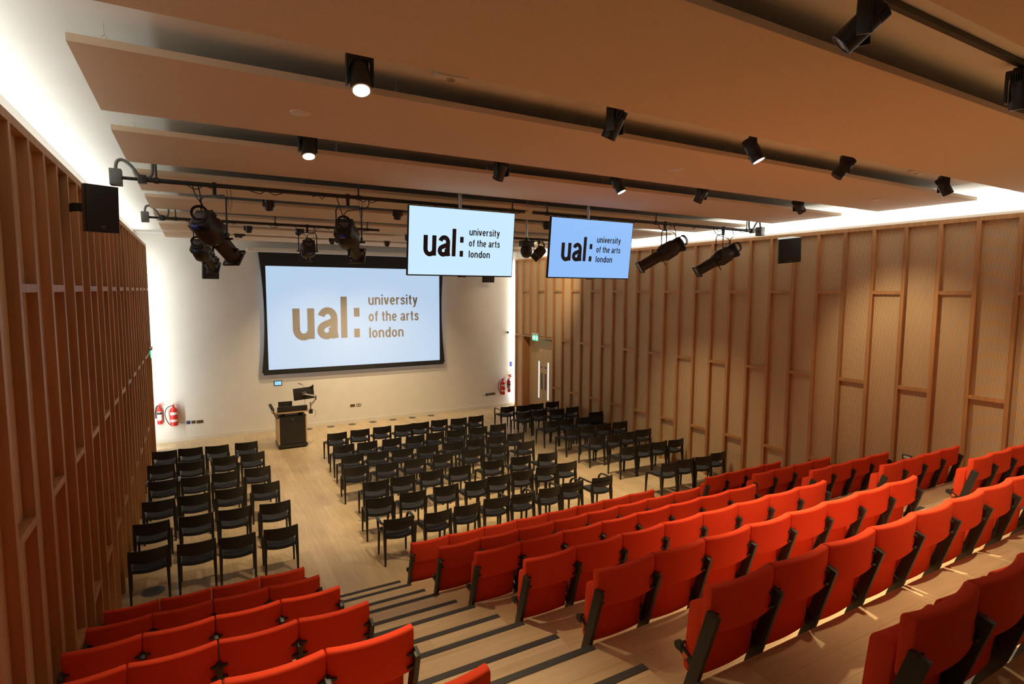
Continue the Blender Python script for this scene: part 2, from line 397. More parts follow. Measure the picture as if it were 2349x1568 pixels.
# flush discs in the second, emergency downlights on the ceiling
for k, (x, lab) in enumerate(((0.76, 'flush round cover in ceiling panel near the left timber wall'), (4.65, 'flush round cover mid-length in a ceiling panel'), (8.58, 'flush round cover in ceiling panel near the right timber wall'))):
    o = MB().lathe([(0.075, 0), (0.075, -0.006), (0.07, -0.008)], 24).build('detector_disc', M['smoke_white'], None, True, (x, 4.62, PZ))
    tag(o, lab, 'ceiling disc', 'flush discs in the ceiling panels')
for x, lab in ((1.64, 'white emergency downlight on the ceiling beside a lit track spot, stairs side'), (7.88, 'emergency downlight on the ceiling toward the right timber wall')):
    t = thing('emergency_light', (x, 3.80, CZ), lab, 'emergency light', 'emergency downlights')
    MB().box(-0.12, 0.12, -0.045, 0.045, -0.035, 0, 0.012).build('housing', M['white'], t)
    MB().lathe([(0.03, -0.034), (0.03, -0.042), (0.012, -0.043)], 16).build('lens', M['reflector'], t)

# ------------------------------------------------------------------ stacking chairs
def chair_proto(arms):
    t = thing('stacking_chair', (0, 0, 0), '', 'chair')
    bp = M['black_plastic']
    HW = 0.236
    def back(u, v):
        x = -HW + 2 * HW * u; e = 1 - (2 * u - 1) ** 2
        zt = 0.752; zb = 0.588 - 0.030 * e
        z = zb + (zt - zb) * v
        return (x, -0.195 - 0.055 * e - 0.02 * v, z)
    MB().sheet(back, 14, 5, 0.013).build('backrest', bp, t)
    def seat(u, v):
        y = -0.215 + 0.46 * v; wv = 0.215 + 0.018 * v
        x = -wv + 2 * wv * u; e = 1 - (2 * u - 1) ** 2
        yy = y - (0.055 * e if v < 0.01 else 0.055 * e * (1 - v) ** 2)
        return (x, yy, 0.452 - 0.012 * e - (0.018 * max(0, (v - 0.8) / 0.2) ** 2))
    s = MB().sheet(seat, 12, 10, 0.022)
    s.build('seat', bp, t)
    def pad(u, v):
        y = -0.20 + 0.42 * v; wv = 0.19
        x = -wv + 2 * wv * u; e = 1 - (2 * u - 1) ** 2
        return (x, y - 0.045 * e * (1 - v) ** 2, 0.470 - 0.012 * e - 0.01 * max(0, (v - 0.8) / 0.2) ** 2)
    MB().sheet(pad, 10, 8, 0.014).build('seat_pad', M['pad'], t)
    def q(x, y, z, a, b): return [(x - a, y - b, z), (x + a, y - b, z), (x + a, y + b, z), (x - a, y + b, z)]
    for sgn in (-1, 1):
        MB().loft([q(sgn * 0.226, -0.232, 0, 0.013, 0.014), q(sgn * 0.225, -0.218, 0.25, 0.018, 0.02), q(sgn * 0.222, -0.196, 0.45, 0.023, 0.029),
                   q(sgn * 0.225, -0.192, 0.54, 0.020, 0.020), q(sgn * 0.230, -0.206, 0.62, 0.015, 0.013), q(sgn * 0.236, -0.214, 0.752, 0.005, 0.007)]).build('leg', bp, t)
    for sgn in (-1, 1):
        MB().loft([q(sgn * 0.226, 0.236, 0, 0.012, 0.013), q(sgn * 0.224, 0.230, 0.25, 0.016, 0.018), q(sgn * 0.221, 0.222, 0.448, 0.02, 0.024)]).build('leg', bp, t)
    if arms:
        for sgn in (-1, 1):
            pts = [(sgn * 0.225, -0.20, 0.655), (sgn * 0.262, -0.12, 0.668), (sgn * 0.270, 0.05, 0.668), (sgn * 0.262, 0.165, 0.660), (sgn * 0.246, 0.205, 0.60), (sgn * 0.232, 0.222, 0.46)]
            wv = [0.012, 0.02, 0.023, 0.022, 0.017, 0.016]
            secs = []
            for p, ww in zip(pts, wv):
                v = p[2] < 0.65
                secs.append([(p[0] - ww, p[1] - (0.012 if v else 0), p[2] - 0.009), (p[0] + ww, p[1] - (0.012 if v else 0), p[2] - 0.009),
                             (p[0] + ww, p[1] + (0.012 if v else 0), p[2] + 0.009), (p[0] - ww, p[1] + (0.012 if v else 0), p[2] + 0.009)])
            MB().loft(secs).build('armrest', bp, t)
        def band(u, v):
            x = -0.232 + 0.464 * u; e = 1 - (2 * u - 1) ** 2
            return (x, -0.212 - 0.058 * e, 0.645 + 0.022 * v)
        MB().sheet(band, 14, 1, 0.02).build('back_band', bp, t)
    return t
CH = {
 'L': [
  [(-0.68, 14.43, -4.9, ''), (-0.18, 14.44, -4.9, ''), (0.35, 14.38, -4.9, ''), (0.96, 14.38, -2.7, '')],
  [(-0.70, 13.34, -1.8, ''), (-0.17, 13.28, -3.1, ''), (0.47, 13.34, 2.4, 'A'), (1.01, 13.37, 4.9, '')],
  [(-0.62, 12.19, 1.1, 'A'), (-0.09, 12.16, 1.3, ''), (0.42, 12.17, 1.3, ''), (1.0, 12.2, -0.3, '')],
  [(-0.64, 11.04, -1.8, ''), (-0.11, 11.07, -1.6, ''), (0.45, 11.12, 1.3, ''), (1.04, 11.13, 0.0, '')],
  [(-0.69, 10.02, -1.9, ''), (-0.09, 10.03, -1.0, ''), (0.46, 10.04, 2.1, ''), (1.07, 10.0, -0.6, '')],
  [(-0.67, 8.99, 3.6, ''), (-0.09, 8.93, -1.2, ''), (0.43, 8.88, -1.6, ''), (1.02, 8.88, -1.0, '')]],
 'M': [
  [(3.02, 14.27, 2.1, ''), (3.61, 14.34, -1.8, ''), (4.2, 14.38, 0.8, ''), (4.76, 14.33, -1.4, ''), (5.25, 14.35, -0.6, ''), (5.82, 14.41, -2.5, ''), (6.37, 14.33, -1.0, ''), (6.92, 14.36, 2.9, '')],
  [(2.91, 13.08, -0.1, ''), (3.46, 13.08, 4.9, ''), (4.06, 13.1, 4.2, ''), (4.65, 13.1, 2.3, ''), (5.2, 13.15, 3.3, ''), (5.77, 13.15, -4.9, ''), (6.41, 13.14, -2.5, ''), (7.01, 13.18, 2.0, '')],
  [(2.9, 12.21, 3.1, ''), (3.45, 12.17, -2.1, ''), (4.0, 12.12, -1.6, ''), (4.62, 12.13, -1.5, ''), (5.25, 12.1, -1.0, ''), (5.82, 12.1, 1.3, 'A'), (6.4, 12.11, -2.1, ''), (6.95, 12.13, -1.0, '')],
  [(2.75, 11.31, -3.0, ''), (3.39, 11.28, 2.3, ''), (3.99, 11.26, 3.8, ''), (4.65, 11.32, 4.9, ''), (5.39, 11.34, 1.4, ''), (6.05, 11.3, 2.2, ''), (6.77, 11.32, 2.1, '')],
  [(2.86, 10.26, -2.0, ''), (3.4, 10.29, -0.8, ''), (4.01, 10.34, 1.6, ''), (4.62, 10.35, 0.9, ''), (5.4, 10.36, -1.1, ''), (6.06, 10.34, -3.7, ''), (6.71, 10.28, -3.9, '')],
  [(2.68, 9.39, -4.9, ''), (3.28, 9.39, -3.2, ''), (3.93, 9.4, 2.3, ''), (4.54, 9.39, 0.7, ''), (5.04, 9.44, -0.5, ''), (5.6, 9.47, 0.3, ''), (6.16, 9.48, -3.3, ''), (6.69, 9.5, 1.0, '')],
  [(2.69, 8.38, -3.6, 'A'), (3.33, 8.33, 2.1, ''), (3.87, 8.37, 0.7, ''), (4.45, 8.42, -3.7, ''), (4.97, 8.39, 0.0, 'A'), (5.55, 8.41, 2.3, ''), (6.08, 8.45, -0.8, 'A'), (6.75, 8.41, -0.4, 'A')]],
 'R': [
  [(8.36, 15.1, -2.0, 'A'), (8.88, 15.02, -1.0, ''), (9.4, 15.06, -2.5, ''), (10.01, 15.09, -4.9, '')],
  [(8.42, 14.15, -1.2, ''), (8.95, 14.18, -2.2, ''), (9.5, 14.06, -4.7, 'A'), (10.09, 14.09, 1.8, '')],
  [(8.5, 12.85, -2.2, ''), (9.0, 12.85, -3.0, ''), (9.53, 12.77, -4.9, ''), (10.08, 12.88, -2.1, 'S')],
  [(8.54, 11.88, 3.5, ''), (9.02, 11.9, -3.6, ''), (9.56, 11.89, -2.2, 'A'), (10.1, 11.86, -2.2, '')],
  [(8.53, 10.85, -1.0, ''), (9.06, 10.83, 2.6, ''), (9.56, 10.88, -1.6, ''), (10.08, 10.9, -2.6, '')],
  [(8.63, 9.82, -2.2, ''), (9.12, 9.81, 1.3, ''), (9.57, 9.8, 0.2, ''), (10.07, 9.76, -0.5, '')],
  [(8.57, 8.46, 2.1, ''), (9.07, 8.48, -0.3, ''), (9.56, 8.44, -3.9, ''), (10.07, 8.5, 1.4, '')]]}
protos = {False: chair_proto(False), True: chair_proto(True)}
first = {False: True, True: True}
def put_chair(x, y, deg, arms, label, group, z=0.0):
    c = protos[arms] if first[arms] else copy_tree(protos[arms])
    first[arms] = False
    a = math.radians(deg)
    c.location = (x - 0.214 * math.sin(a), y + 0.214 * math.cos(a), z); c.rotation_euler = (0, 0, a)
    tag(c, label, 'chair', group)
BL = {'L': ('left block', 'left timber wall'), 'M': ('middle block', 'left aisle'), 'R': ('right block', 'centre-right aisle')}
for b, rows in CH.items():
    for r, row in enumerate(rows):
        for k, (x, y, dg, f) in enumerate(row):
            kind = 'armrest chair' if f == 'A' else 'armless chair'
            if b == 'L': lab = 'black %s %s from the left timber wall, left block, %s row from the stage' % (kind, ORD[k], ORD[r])
            elif b == 'M': lab = 'black %s %s from its left end, middle block, %s row from the stage' % (kind, ORD[k], ORD[r])
            else: lab = 'black %s %s from the right timber wall, right block, %s row from stage' % (kind, ORD[len(row) - 1 - k], ORD[r])
            if f == 'S':
                put_chair(x, y, dg, False, 'lower of two stacked black chairs against the right timber wall', 'black chairs in the right block')
                put_chair(x, y + 0.03, dg, False, 'upper of two stacked black chairs against the right timber wall', 'black chairs in the right block', 0.075)
                continue
            put_chair(x, y, dg, f == 'A', lab, 'black chairs in the %s' % BL[b][0])

# ------------------------------------------------------------------ red tip-up seats
def cushion(width, top, lean, h0, h1, d0, d1, curve, rnd_):
    """upholstered pad hanging from point top along a leaning back line, d0 (rear) to d1 (front), bowed back in the middle"""
    U = Vector((0, -math.sin(lean), math.cos(lean))); NF = Vector((0, math.cos(lean), math.sin(lean))); top = Vector(top)
    bm = MB(); nx, secs = 16, []
    hw = width / 2; r = rnd_
    def sec(x, k):
        bow = -curve * (1 - (x / hw) ** 2)
        a0, a1, b0, b1 = h0 + k, h1 - k, d0 + k * 0.6, d1 - k * 0.6
        ring = []
        for (ca, cb, q) in ((a0 + r, b0 + r, 0), (a0 + r, b1 - r, 1), (a1 - r, b1 - r, 2), (a1 - r, b0 + r, 3)):
            for t in range(5):
                c_, s_ = math.cos(t * PI / 8), math.sin(t * PI / 8)
                da, db = ((-s_, -c_), (-c_, s_), (s_, c_), (c_, -s_))[q]
                ring.append(top - U * (ca + da * r) + NF * (cb + db * r + bow) + Vector((x, 0, 0)))
        return ring
    secs += [sec(-hw, 0.009), sec(-hw + 0.003, 0.003), sec(-hw + 0.009, 0.0)]
    for i in range(1, nx): secs.append(sec(-hw + 0.009 + (width - 0.018) * i / nx, 0.0))
    secs += [sec(hw - 0.009, 0.0), sec(hw - 0.003, 0.003), sec(hw, 0.009)]
    bm.loft(secs); return bm
def stanchion(root, x):
    a = Vector((x, -0.082, 0.79)); b = Vector((x, 0.140, 0.02))
    d = (b - a).normalized(); nf = Vector((0, -d.z, d.y))
    p = []
    for q in (b, a):
        for (sx, sy) in ((-1, -1), (1, -1), (1, 1), (-1, 1)): p.append(q + Vector((sx * 0.017, 0, 0)) + nf * sy * 0.038)
    st = MB().hexa(p, 0.004).build('stanchion', M['black_steel'], root)
    MB().box(x - 0.03, x + 0.03, 0.002, 0.012, 0.05, 0.30, 0.003).build('riser_plate', M['black_steel'], st)
    MB().box(x - 0.015, x + 0.015, 0.008, 0.12, 0.14, 0.20, 0.003).build('riser_arm', M['black_steel'], st)
    return st
BR0 = Vector((0, 0.055, 0.385)); BRD = Vector((0, 0.88, 0.47))
def seat_proto(pitch, two):
    t = thing('tip_up_seat', (0, 0, 0), '', 'seat')
    cushion(pitch - 0.007, (0, -0.058, 0.925), math.radians(2), 0.0, 0.275, 0.0, 0.062, 0.036, 0.018).build('backrest', M['red'], t)
    cushion(pitch - 0.075, (0, 0.024, 0.765), math.radians(5), 0.0, 0.455, 0.0, 0.105, 0.016, 0.036).build('seat_cushion', M['red'], t)
    for x in [-pitch / 2] + ([pitch / 2] if two else []): stanchion(t, x)
    for sgn in (-1, 1):
        x = sgn * (pitch / 2 - 0.027)
        F0 = frame(BR0 + Vector((x, 0, 0)), BRD)
        br = MB()
        br.box(-0.010, 0.010, -0.02, 0.15, -0.022, 0.022, 0.004, F0)
        br.lathe([(0.028, -0.013), (0.028, 0.013)], 16, F0 @ Matrix.Translation((0, 0.15, 0)) @ Matrix.Rotation(PI / 2, 4, 'Y'))
        br.box(-0.009, 0.009, 0.128, 0.142, -0.01, 0.06, 0.003, F0)
        br.build('pivot_bracket', M['black_steel'], t)
        for zz in (0.772, 0.69):
            cl = MB(); cx = sgn * (pitch / 2 - 0.040)
            cl.loft([[(cx - sgn * 0.012, -0.074, zz - 0.006), (cx - sgn * 0.012, -0.052, zz - 0.006), (cx - sgn * 0.012, -0.052, zz + 0.006), (cx - sgn * 0.012, -0.074, zz + 0.006)],
                     [(cx + sgn * 0.026, -0.080, zz - 0.011), (cx + sgn * 0.026, -0.052, zz - 0.011), (cx + sgn * 0.026, -0.052, zz + 0.011), (cx + sgn * 0.026, -0.080, zz + 0.011)]])
            cl.build('backrest_clip', M['black_steel'], t)
    return t
def tag_end(root, pitch):
    f0 = frame(BR0 + BRD * 0.085 + Vector((-(pitch / 2 - 0.027) - 0.0115, 0, 0)), BRD)
    MB().box(-0.0015, 0.0015, -0.018, 0.018, -0.013, 0.013, 0, f0).build('row_tag', M['orange_tag'], root, False)
SP = {}
def put_seat(x, n, pitch, two, label, group, endtag=False):
    key = (pitch, two, endtag)
    if key not in SP:
        SP[key] = seat_proto(pitch, two)
        if endtag: tag_end(SP[key], pitch)
        c = SP[key]
    else: c = copy_tree(SP[key])
    c.location = (x, TY(n), RISE * (n - 1)); tag(c, label, 'seat', group)
for n in range(1, 7):
    for k in range(4):
        put_seat(-0.952 + 0.504 * (k + 0.5), n, 0.504, k == 3, 'red seat %s from the left timber wall, left bank, %s row up from floor' % (ORD[k], ORD[n - 1]), 'red seats in the left bank')
for n in range(1, 8):
    for k in range(8 if n < 7 else 4):
        put_seat(2.42 + 0.544 * (k + 0.5), n, 0.544, k == 7, 'red seat %s from the left stairs, middle bank, %s row up from the floor' % (ORD[k], ORD[n - 1]), 'red seats in the middle bank', k == 0)
for n in range(1, 6):
    for k in range(4):
        put_seat(8.045 + 0.529 * (k + 0.5), n, 0.529, k == 3, 'red seat %s from the right timber wall, right bank, %s row up from floor' % (ORD[3 - k], ORD[n - 1]), 'red seats in the right bank', k == 0)

# ------------------------------------------------------------------ logo lettering (stroke built)
def arc(cx, cy, rx, ry, a0, a1, n=14):
    return [(cx + rx * math.cos(math.radians(a0 + (a1 - a0) * i / n)), cy + ry * math.sin(math.radians(a0 + (a1 - a0) * i / n))) for i in range(n + 1)]
ASC = 1.38
GL = {
 'u': (0.66, [[(0.1, 1), (0.1, 0.34)] + arc(0.33, 0.34, 0.23, 0.27, 180, 330, 12), [(0.56, 1), (0.56, 0)]]),
 'n': (0.66, [[(0.1, 0), (0.1, 1)], arc(0.33, 0.66, 0.23, 0.27, 165, 0, 12) + [(0.56, 0)]]),
 'h': (0.66, [[(0.1, 0), (0.1, ASC)], arc(0.33, 0.66, 0.23, 0.27, 165, 0, 12) + [(0.56, 0)]]),
 'd': (0.66, [arc(0.33, 0.5, 0.23, 0.42, 0, 360, 28), [(0.56, 0), (0.56, ASC)]]),
 'a': (0.68, [arc(0.33, 0.68, 0.21, 0.24, 165, 0, 12) + [(0.54, 0.2), (0.57, 0.0)], arc(0.29, 0.27, 0.19, 0.19, 100, 400, 22), [(0.25, 0.46), (0.45, 0.54), (0.56, 0.60)]]),
 'e': (0.66, [arc(0.33, 0.5, 0.23, 0.42, 5, 318, 26), [(0.1, 0.5), (0.56, 0.5)]]),
 'o': (0.66, [arc(0.33, 0.5, 0.23, 0.42, 0, 360, 28)]),
 'l': (0.2, [[(0.1, 0), (0.1, ASC)]]),
 'i': (0.2, [[(0.1, 0), (0.1, 1)], [(0.1, 1.18), (0.1, ASC)]]),
 'r': (0.42, [[(0.1, 0), (0.1, 1)], arc(0.36, 0.62, 0.26, 0.29, 165, 80, 8)]),
 'v': (0.60, [[(0.08, 1), (0.27, 0.04)], [(0.52, 1), (0.33, 0.04)]]),
 'y': (0.60, [[(0.08, 1), (0.30, 0.08)], [(0.52, 1), (0.30, 0.02), (0.24, -0.18), (0.16, -0.27), (0.04, -0.27)]]),
 's': (0.58, [[(0.48, 0.72), (0.45, 0.85), (0.36, 0.91), (0.25, 0.91), (0.15, 0.85), (0.11, 0.74), (0.15, 0.63), (0.27, 0.55), (0.38, 0.49), (0.47, 0.40), (0.48, 0.27), (0.43, 0.15), (0.33, 0.09), (0.23, 0.09), (0.13, 0.16), (0.09, 0.29)]]),
 't': (0.42, [[(0.2, 1.28), (0.2, 0.2), (0.26, 0.1), (0.40, 0.09)], [(0.02, 0.92), (0.40, 0.92)]]),
 'f': (0.42, [[(0.2, 0), (0.2, 1.12), (0.26, 1.26), (0.41, 1.29)], [(0.02, 0.92), (0.40, 0.92)]]),
 ' ': (0.22, []),
}
def stroke_quads(bm, pts, sw, mp, lift):
    P = [Vector((p[0], p[1])) for p in pts]
    L = []
    for i, p in enumerate(P):
        if i == 0: t = P[1] - P[0]
        elif i == len(P) - 1: t = P[-1] - P[-2]
        else: t = (P[i + 1] - P[i]).normalized() + (P[i] - P[i - 1]).normalized()
        if t.length < 1e-6: t = P[min(i + 1, len(P) - 1)] - P[i]
        t.normalize(); nn = Vector((-t.y, t.x))
        L.append((p + nn * sw / 2, p - nn * sw / 2))
    vs = [(bm.bm.verts.new(mp(a.x, a.y, lift)), bm.bm.verts.new(mp(b.x, b.y, lift))) for a, b in L]
    for a, b in zip(vs, vs[1:]): bm.face([a[0], a[1], b[1], b[0]])
STEP = [0]
def write(bm, text, x0, x1, base, xh, mp, lift, sw=0.225, gap=0.13):
    tot = sum(GL[c][0] for c in text) + gap * (len(text) - 1)
    k = (x1 - x0) / tot; x = x0
    for c in text:
        for st in GL[c][1]:
            STEP[0] = (STEP[0] + 1) % 4
            stroke_quads(bm, st, sw, lambda a, b, l, x=x: mp(x + a * k, base + b * xh, l), lift + 0.0007 * STEP[0])
        x += (GL[c][0] + gap) * k
def logo(bm, mp, lift):
    """coordinates in screen widths from the lower left picture corner"""
    write(bm, 'u', 0.132, 0.244, 0.162, 0.172, mp, lift)
    write(bm, 'a', 0.262, 0.378, 0.162, 0.172, mp, lift)
    write(bm, 'l', 0.394, 0.426, 0.162, 0.172, mp, lift)
    for z0, z1 in ((0.283, 0.334), (0.162, 0.213)):
        bm.face([bm.bm.verts.new(mp(a, b, lift)) for a, b in ((0.467, z0), (0.500, z0), (0.500, z1), (0.467, z1))])
    write(bm, 'university', 0.553, 0.855, 0.351, 0.044, mp, lift, 0.21)
    write(bm, 'of the arts', 0.553, 0.862, 0.254, 0.044, mp, lift, 0.21)
    write(bm, 'london', 0.555, 0.765, 0.157, 0.044, mp, lift, 0.21)

# projection screen on the stage wall
t = thing('projection_screen', (4.64, 18.2, 1.76), 'large white projection screen with black border on the stage wall, showing university lettering', 'projection screen')
t.location = (0, 0, 0)
SX0, SX1, SZ0, SZ1, SY = 1.90, 7.378, 1.915, 5.01, 18.2
MB().box(SX0, SX1, SY, SY + 0.004, SZ0, SZ1).build('picture_surface', M['projected'], t, False)
bm = MB()
def edge(z):                                     # tensioned side edge: pulls in at mid height
    f = (z - 1.83) / (5.40 - 1.83); return 0.075 + 0.11 * (2 * f - 1) ** 2
zs = [1.83 + (5.40 - 1.83) * i / 20 for i in range(21)]
for sgn, xe in ((-1, SX0), (1, SX1)):
    secs = []
    for z in zs: secs.append([(xe, SY - 0.003, z), (xe + sgn * edge(z), SY - 0.003, z), (xe + sgn * edge(z), SY + 0.006, z), (xe, SY + 0.006, z)])
    bm.loft(secs)
bm.box(SX0 - 0.001, SX1 + 0.001, SY - 0.003, SY + 0.006, SZ1, 5.40)
bm.box(SX0 - 0.001, SX1 + 0.001, SY - 0.003, SY + 0.006, 1.83, SZ0)
bm.build('black_border', M['screen_black'], t, False)
MB().box(SX0 - 0.145, SX1 + 0.135, SY - 0.02, SY + 0.03, 1.765, 1.86, 0.006).build('bottom_bar', M['screen_black'], t)
MB().box(1.40, 7.95, 17.72, 18.36, 5.405, 5.50, 0.004).build('screen_housing', M['skirt'], t, False)
cb = MB()
for xe, sgn in ((SX0, -1), (SX1, 1)): cb.tube([(xe + sgn * (edge(z) + 0.008 + 0.01 * (i % 2)), SY + 0.002, z) for i, z in enumerate(zs[1:])], 0.003, 5)
cb.build('tension_cord', M['cable'], t)
bm = MB(); Wd = SX1 - SX0
logo(bm, lambda a, b, l: (SX0 + a * Wd, SY - l, SZ0 + b * Wd), 0.002)
bm.build('lettering', M['projected_text'], t, False)

# ------------------------------------------------------------------ hanging displays
def display(x0, label, pic, lean_):
    Wt, Ht = 1.63, 0.94
    t = thing('hanging_display', (x0 + Wt / 2, 7.33, 5.44), label, 'display', 'hanging displays')
    R = Matrix.Rotation(math.radians(lean_), 4, 'X')     # lower edge swings away: the face looks down at the tiers
    def mp(a, b, l): return R @ Vector((-Wt / 2 + 0.012 + a * (Wt - 0.024), -l, -Ht + 0.018 + b * (Wt - 0.024)))
    MB().box(-Wt / 2, Wt / 2, 0.001, 0.05, -Ht, 0, 0.006, R).build('casing', M['screen_black'], t)
    MB().box(-Wt / 2 + 0.012, Wt / 2 - 0.012, -0.002, 0.001, -Ht + 0.018, -0.012, 0, R).build('picture', pic, t, False)
    bm = MB(); logo(bm, mp, 0.004); bm.build('lettering', M['tv_text'], t, False)
    MB().box(-0.06, 0.06, -0.004, 0.02, -Ht - 0.012, -Ht, 0.003, R).build('sensor_bar', M['screen_black'], t)
    MB().box(-0.028, 0.028, -0.0045, -0.003, -Ht + 0.003, -Ht + 0.011, 0, R).build('maker_badge', M['grey'], t, False)
    mt = MB(); mt.box(-0.3, 0.3, 0.05, 0.085, -0.75, -0.25, 0.004, R); mt.box(-0.05, 0.05, 0.08, 0.16, -0.6, -0.4, 0.004)
    mt.build('wall_mount', M['black_steel'], t)
    MB().tube([(0.0, 0.16, -0.55), (0.0, 0.16, CZ - 5.44)], 0.025, 14).build('hanging_pole', M['steel'], t)
    return t
display(2.545, 'pale blue hanging display nearer the projection screen, above the middle chairs', M['tv_picture'], 6.0)
display(4.806, 'deeper blue hanging display in front of the right timber wall', M['tv_picture2'], 6.0)

# ------------------------------------------------------------------ track lights
TRK = [(1.72, 'track'), (3.65, 'track'), (5.60, 'track'), (9.50, 'track'), (13.40, 'track'), (15.35, 'track')]
for i, (y, _) in enumerate(TRK):
    o = MB().box(0.2, 9.6, y - 0.018, y + 0.018, CZ - 0.036, CZ, 0.003).build('lighting_track', M['black_steel'], None, False)
    tag(o, 'black lighting track on the ceiling, %s gap between panels counted from the stage' % ORD[len(TRK) - 1 - i], 'lighting track', 'lighting tracks')
def spot(x, y, d, lit, label, power=0, size=75, long=False):
    """black track spot: adaptor, U bracket, finned head, lens"""
    t = thing('track_spotlight', (x, y, CZ - 0.036), label, 'spotlight', 'black track spotlights')
    d = Vector(d).normalized()
    zp = -0.135
    br = MB()
    yaw = math.atan2(d.y, d.x) if abs(d.x) + abs(d.y) > 0.05 else -PI / 2
    Rz = Matrix.Rotation(yaw + PI / 2, 4, 'Z')
    br.box(-0.045, 0.045, -0.028, 0.028, -0.012, 0.0, 0.003, Rz)
    br.build('adaptor', M['fixture'], t)
    br = MB()
    br.box(-0.083, 0.083, -0.035, 0.035, -0.062, -0.012, 0.010, Rz)
    for sg in (-1, 1): br.box(sg * 0.083 - (0.016 if sg > 0 else 0), sg * 0.083 + (0.016 if sg < 0 else 0), -0.035, 0.035, -0.215, -0.03, 0.006, Rz)
    br.build('bracket', M['fixture'], t)
    F = Matrix.Translation((0, 0, zp)) @ d.to_track_quat('Z', 'Y').to_matrix().to_4x4()
    hd = MB()
    hd.lathe([(0.050, -0.055), (0.060, -0.045), (0.062, 0.0), (0.062, 0.125), (0.058, 0.125)], 28, F)
    for k in range(9):                             # cooling fins at the rear
        xx = -0.052 + k * 0.013; hh = math.sqrt(max(0.0001, 0.06 ** 2 - xx ** 2))
        hd.box(xx - 0.0025, xx + 0.0025, -hh, hh, -0.10, -0.03, 0.001, F)
    hdo = hd.build('head', M['fixture'], t)
    MB().lathe([(0.0615, 0.1251), (0.0615, 0.129), (0.052, 0.129), (0.050, 0.118)], 28, F).build('front_ring', M['reflector'] if lit else M['fixture'], hdo)
    MB().lathe([(0.050, 0.1255), (0.030, 0.1275), (0.004, 0.128)], 24, F).build('lens', M['lens_on'] if lit else M['lens_off'], hdo)
    if power:
        ld = bpy.data.lights.new('spot_light', 'SPOT'); ld.energy = power; ld.color = WARM; ld.spot_size = math.radians(size); ld.spot_blend = 0.85; ld.shadow_soft_size = 0.045
        lo = bpy.data.objects.new('spot_light', ld); C.objects.link(lo); lo.parent = t
        lo.matrix_local = F @ Matrix.Translation((0, 0, 0.14)) @ Matrix.Rotation(PI, 4, 'X')
    return t
XS = [0.96, 2.99, 4.64, 6.12, 8.23]
def aim(x, y, tx, ty, tz): return (tx - x, ty - y, tz - 5.64)
# (x, y, target, lit, power, size)
SPOTS = [
 (2.98, 1.72, (2.0, 3.3, 4.0), False, 0, 0), (4.80, 1.72, (5.6, 1.9, 2.4), True, 260, 95),
 (0.96, 3.65, (0.80, 2.0, 2.0), True, 260, 62), (2.99, 3.65, (2.3, 5.6, 2.0), False, 0, 0), (4.64, 3.65, (5.7, 2.2, 2.1), True, 640, 90),
 (6.12, 3.65, (4.2, 5.6, 2.0), False, 0, 0), (8.23, 3.65, (9.6, 2.4, 2.2), True, 200, 70),
 (0.98, 5.60, (1.0, 3.9, 1.2), True, 280, 62), (3.01, 5.60, (2.5, 8.6, 0.5), False, 260, 70), (4.64, 5.60, (6.0, 4.0, 1.4), True, 480, 85),
 (6.12, 5.60, (5.4, 8.5, 0.5), False, 300, 75), (8.23, 5.60, (10.2, 5.0, 3.0), True, 160, 70),
 (1.07, 9.50, (1.6, 11.5, 0.0), True, 300, 70), (3.10, 9.50, (3.6, 12.0, 0.0), True, 480, 85), (6.12, 9.50, (6.6, 10.2, 0.0), True, 520, 85), (8.10, 9.50, (8.9, 9.2, 0.0), True, 340, 80),
 (1.09, 13.40, (1.5, 14.4, 0.0), True, 300, 70), (2.13, 13.40, (1.2, 15.6, 2.6), False, 0, 0), (4.64, 13.40, (4.4, 17.6, 0.6), True, 420, 85), (8.10, 13.40, (9.9, 15.6, 4.6), True, 260, 75),
 (1.07, 15.35, (-0.4, 15.6, 5.3), False, 0, 0), (3.24, 15.35, (3.4, 18.3, 0.9), True, 300, 80), (4.70, 15.35, (5.6, 18.3, 0.9), True, 300, 80)]
names = {1.72: 'track above the back rows', 3.65: 'second track from the back', 5.60: 'third track from the back', 9.50: 'track between the two lighting bars', 13.40: 'track behind the far lighting bar', 15.35: 'track nearest the stage wall'}
cnt = {}
for (x, y, tg, lit, pw, sz) in SPOTS:
    k = cnt.get(y, 0); cnt[y] = k + 1
    st = 'lit' if lit and y < 9 else ('dark' if y < 9 else '')  # stage-facing heads show no lit lens; some still carry a working lamp
    lab = ('black %s track spotlight, %s from the left wall on the %s' % (st, ORD[k], names[y])).replace('  ', ' ')
    spot(x, y, aim(x, y, *tg), lit, lab, pw, sz or 60)

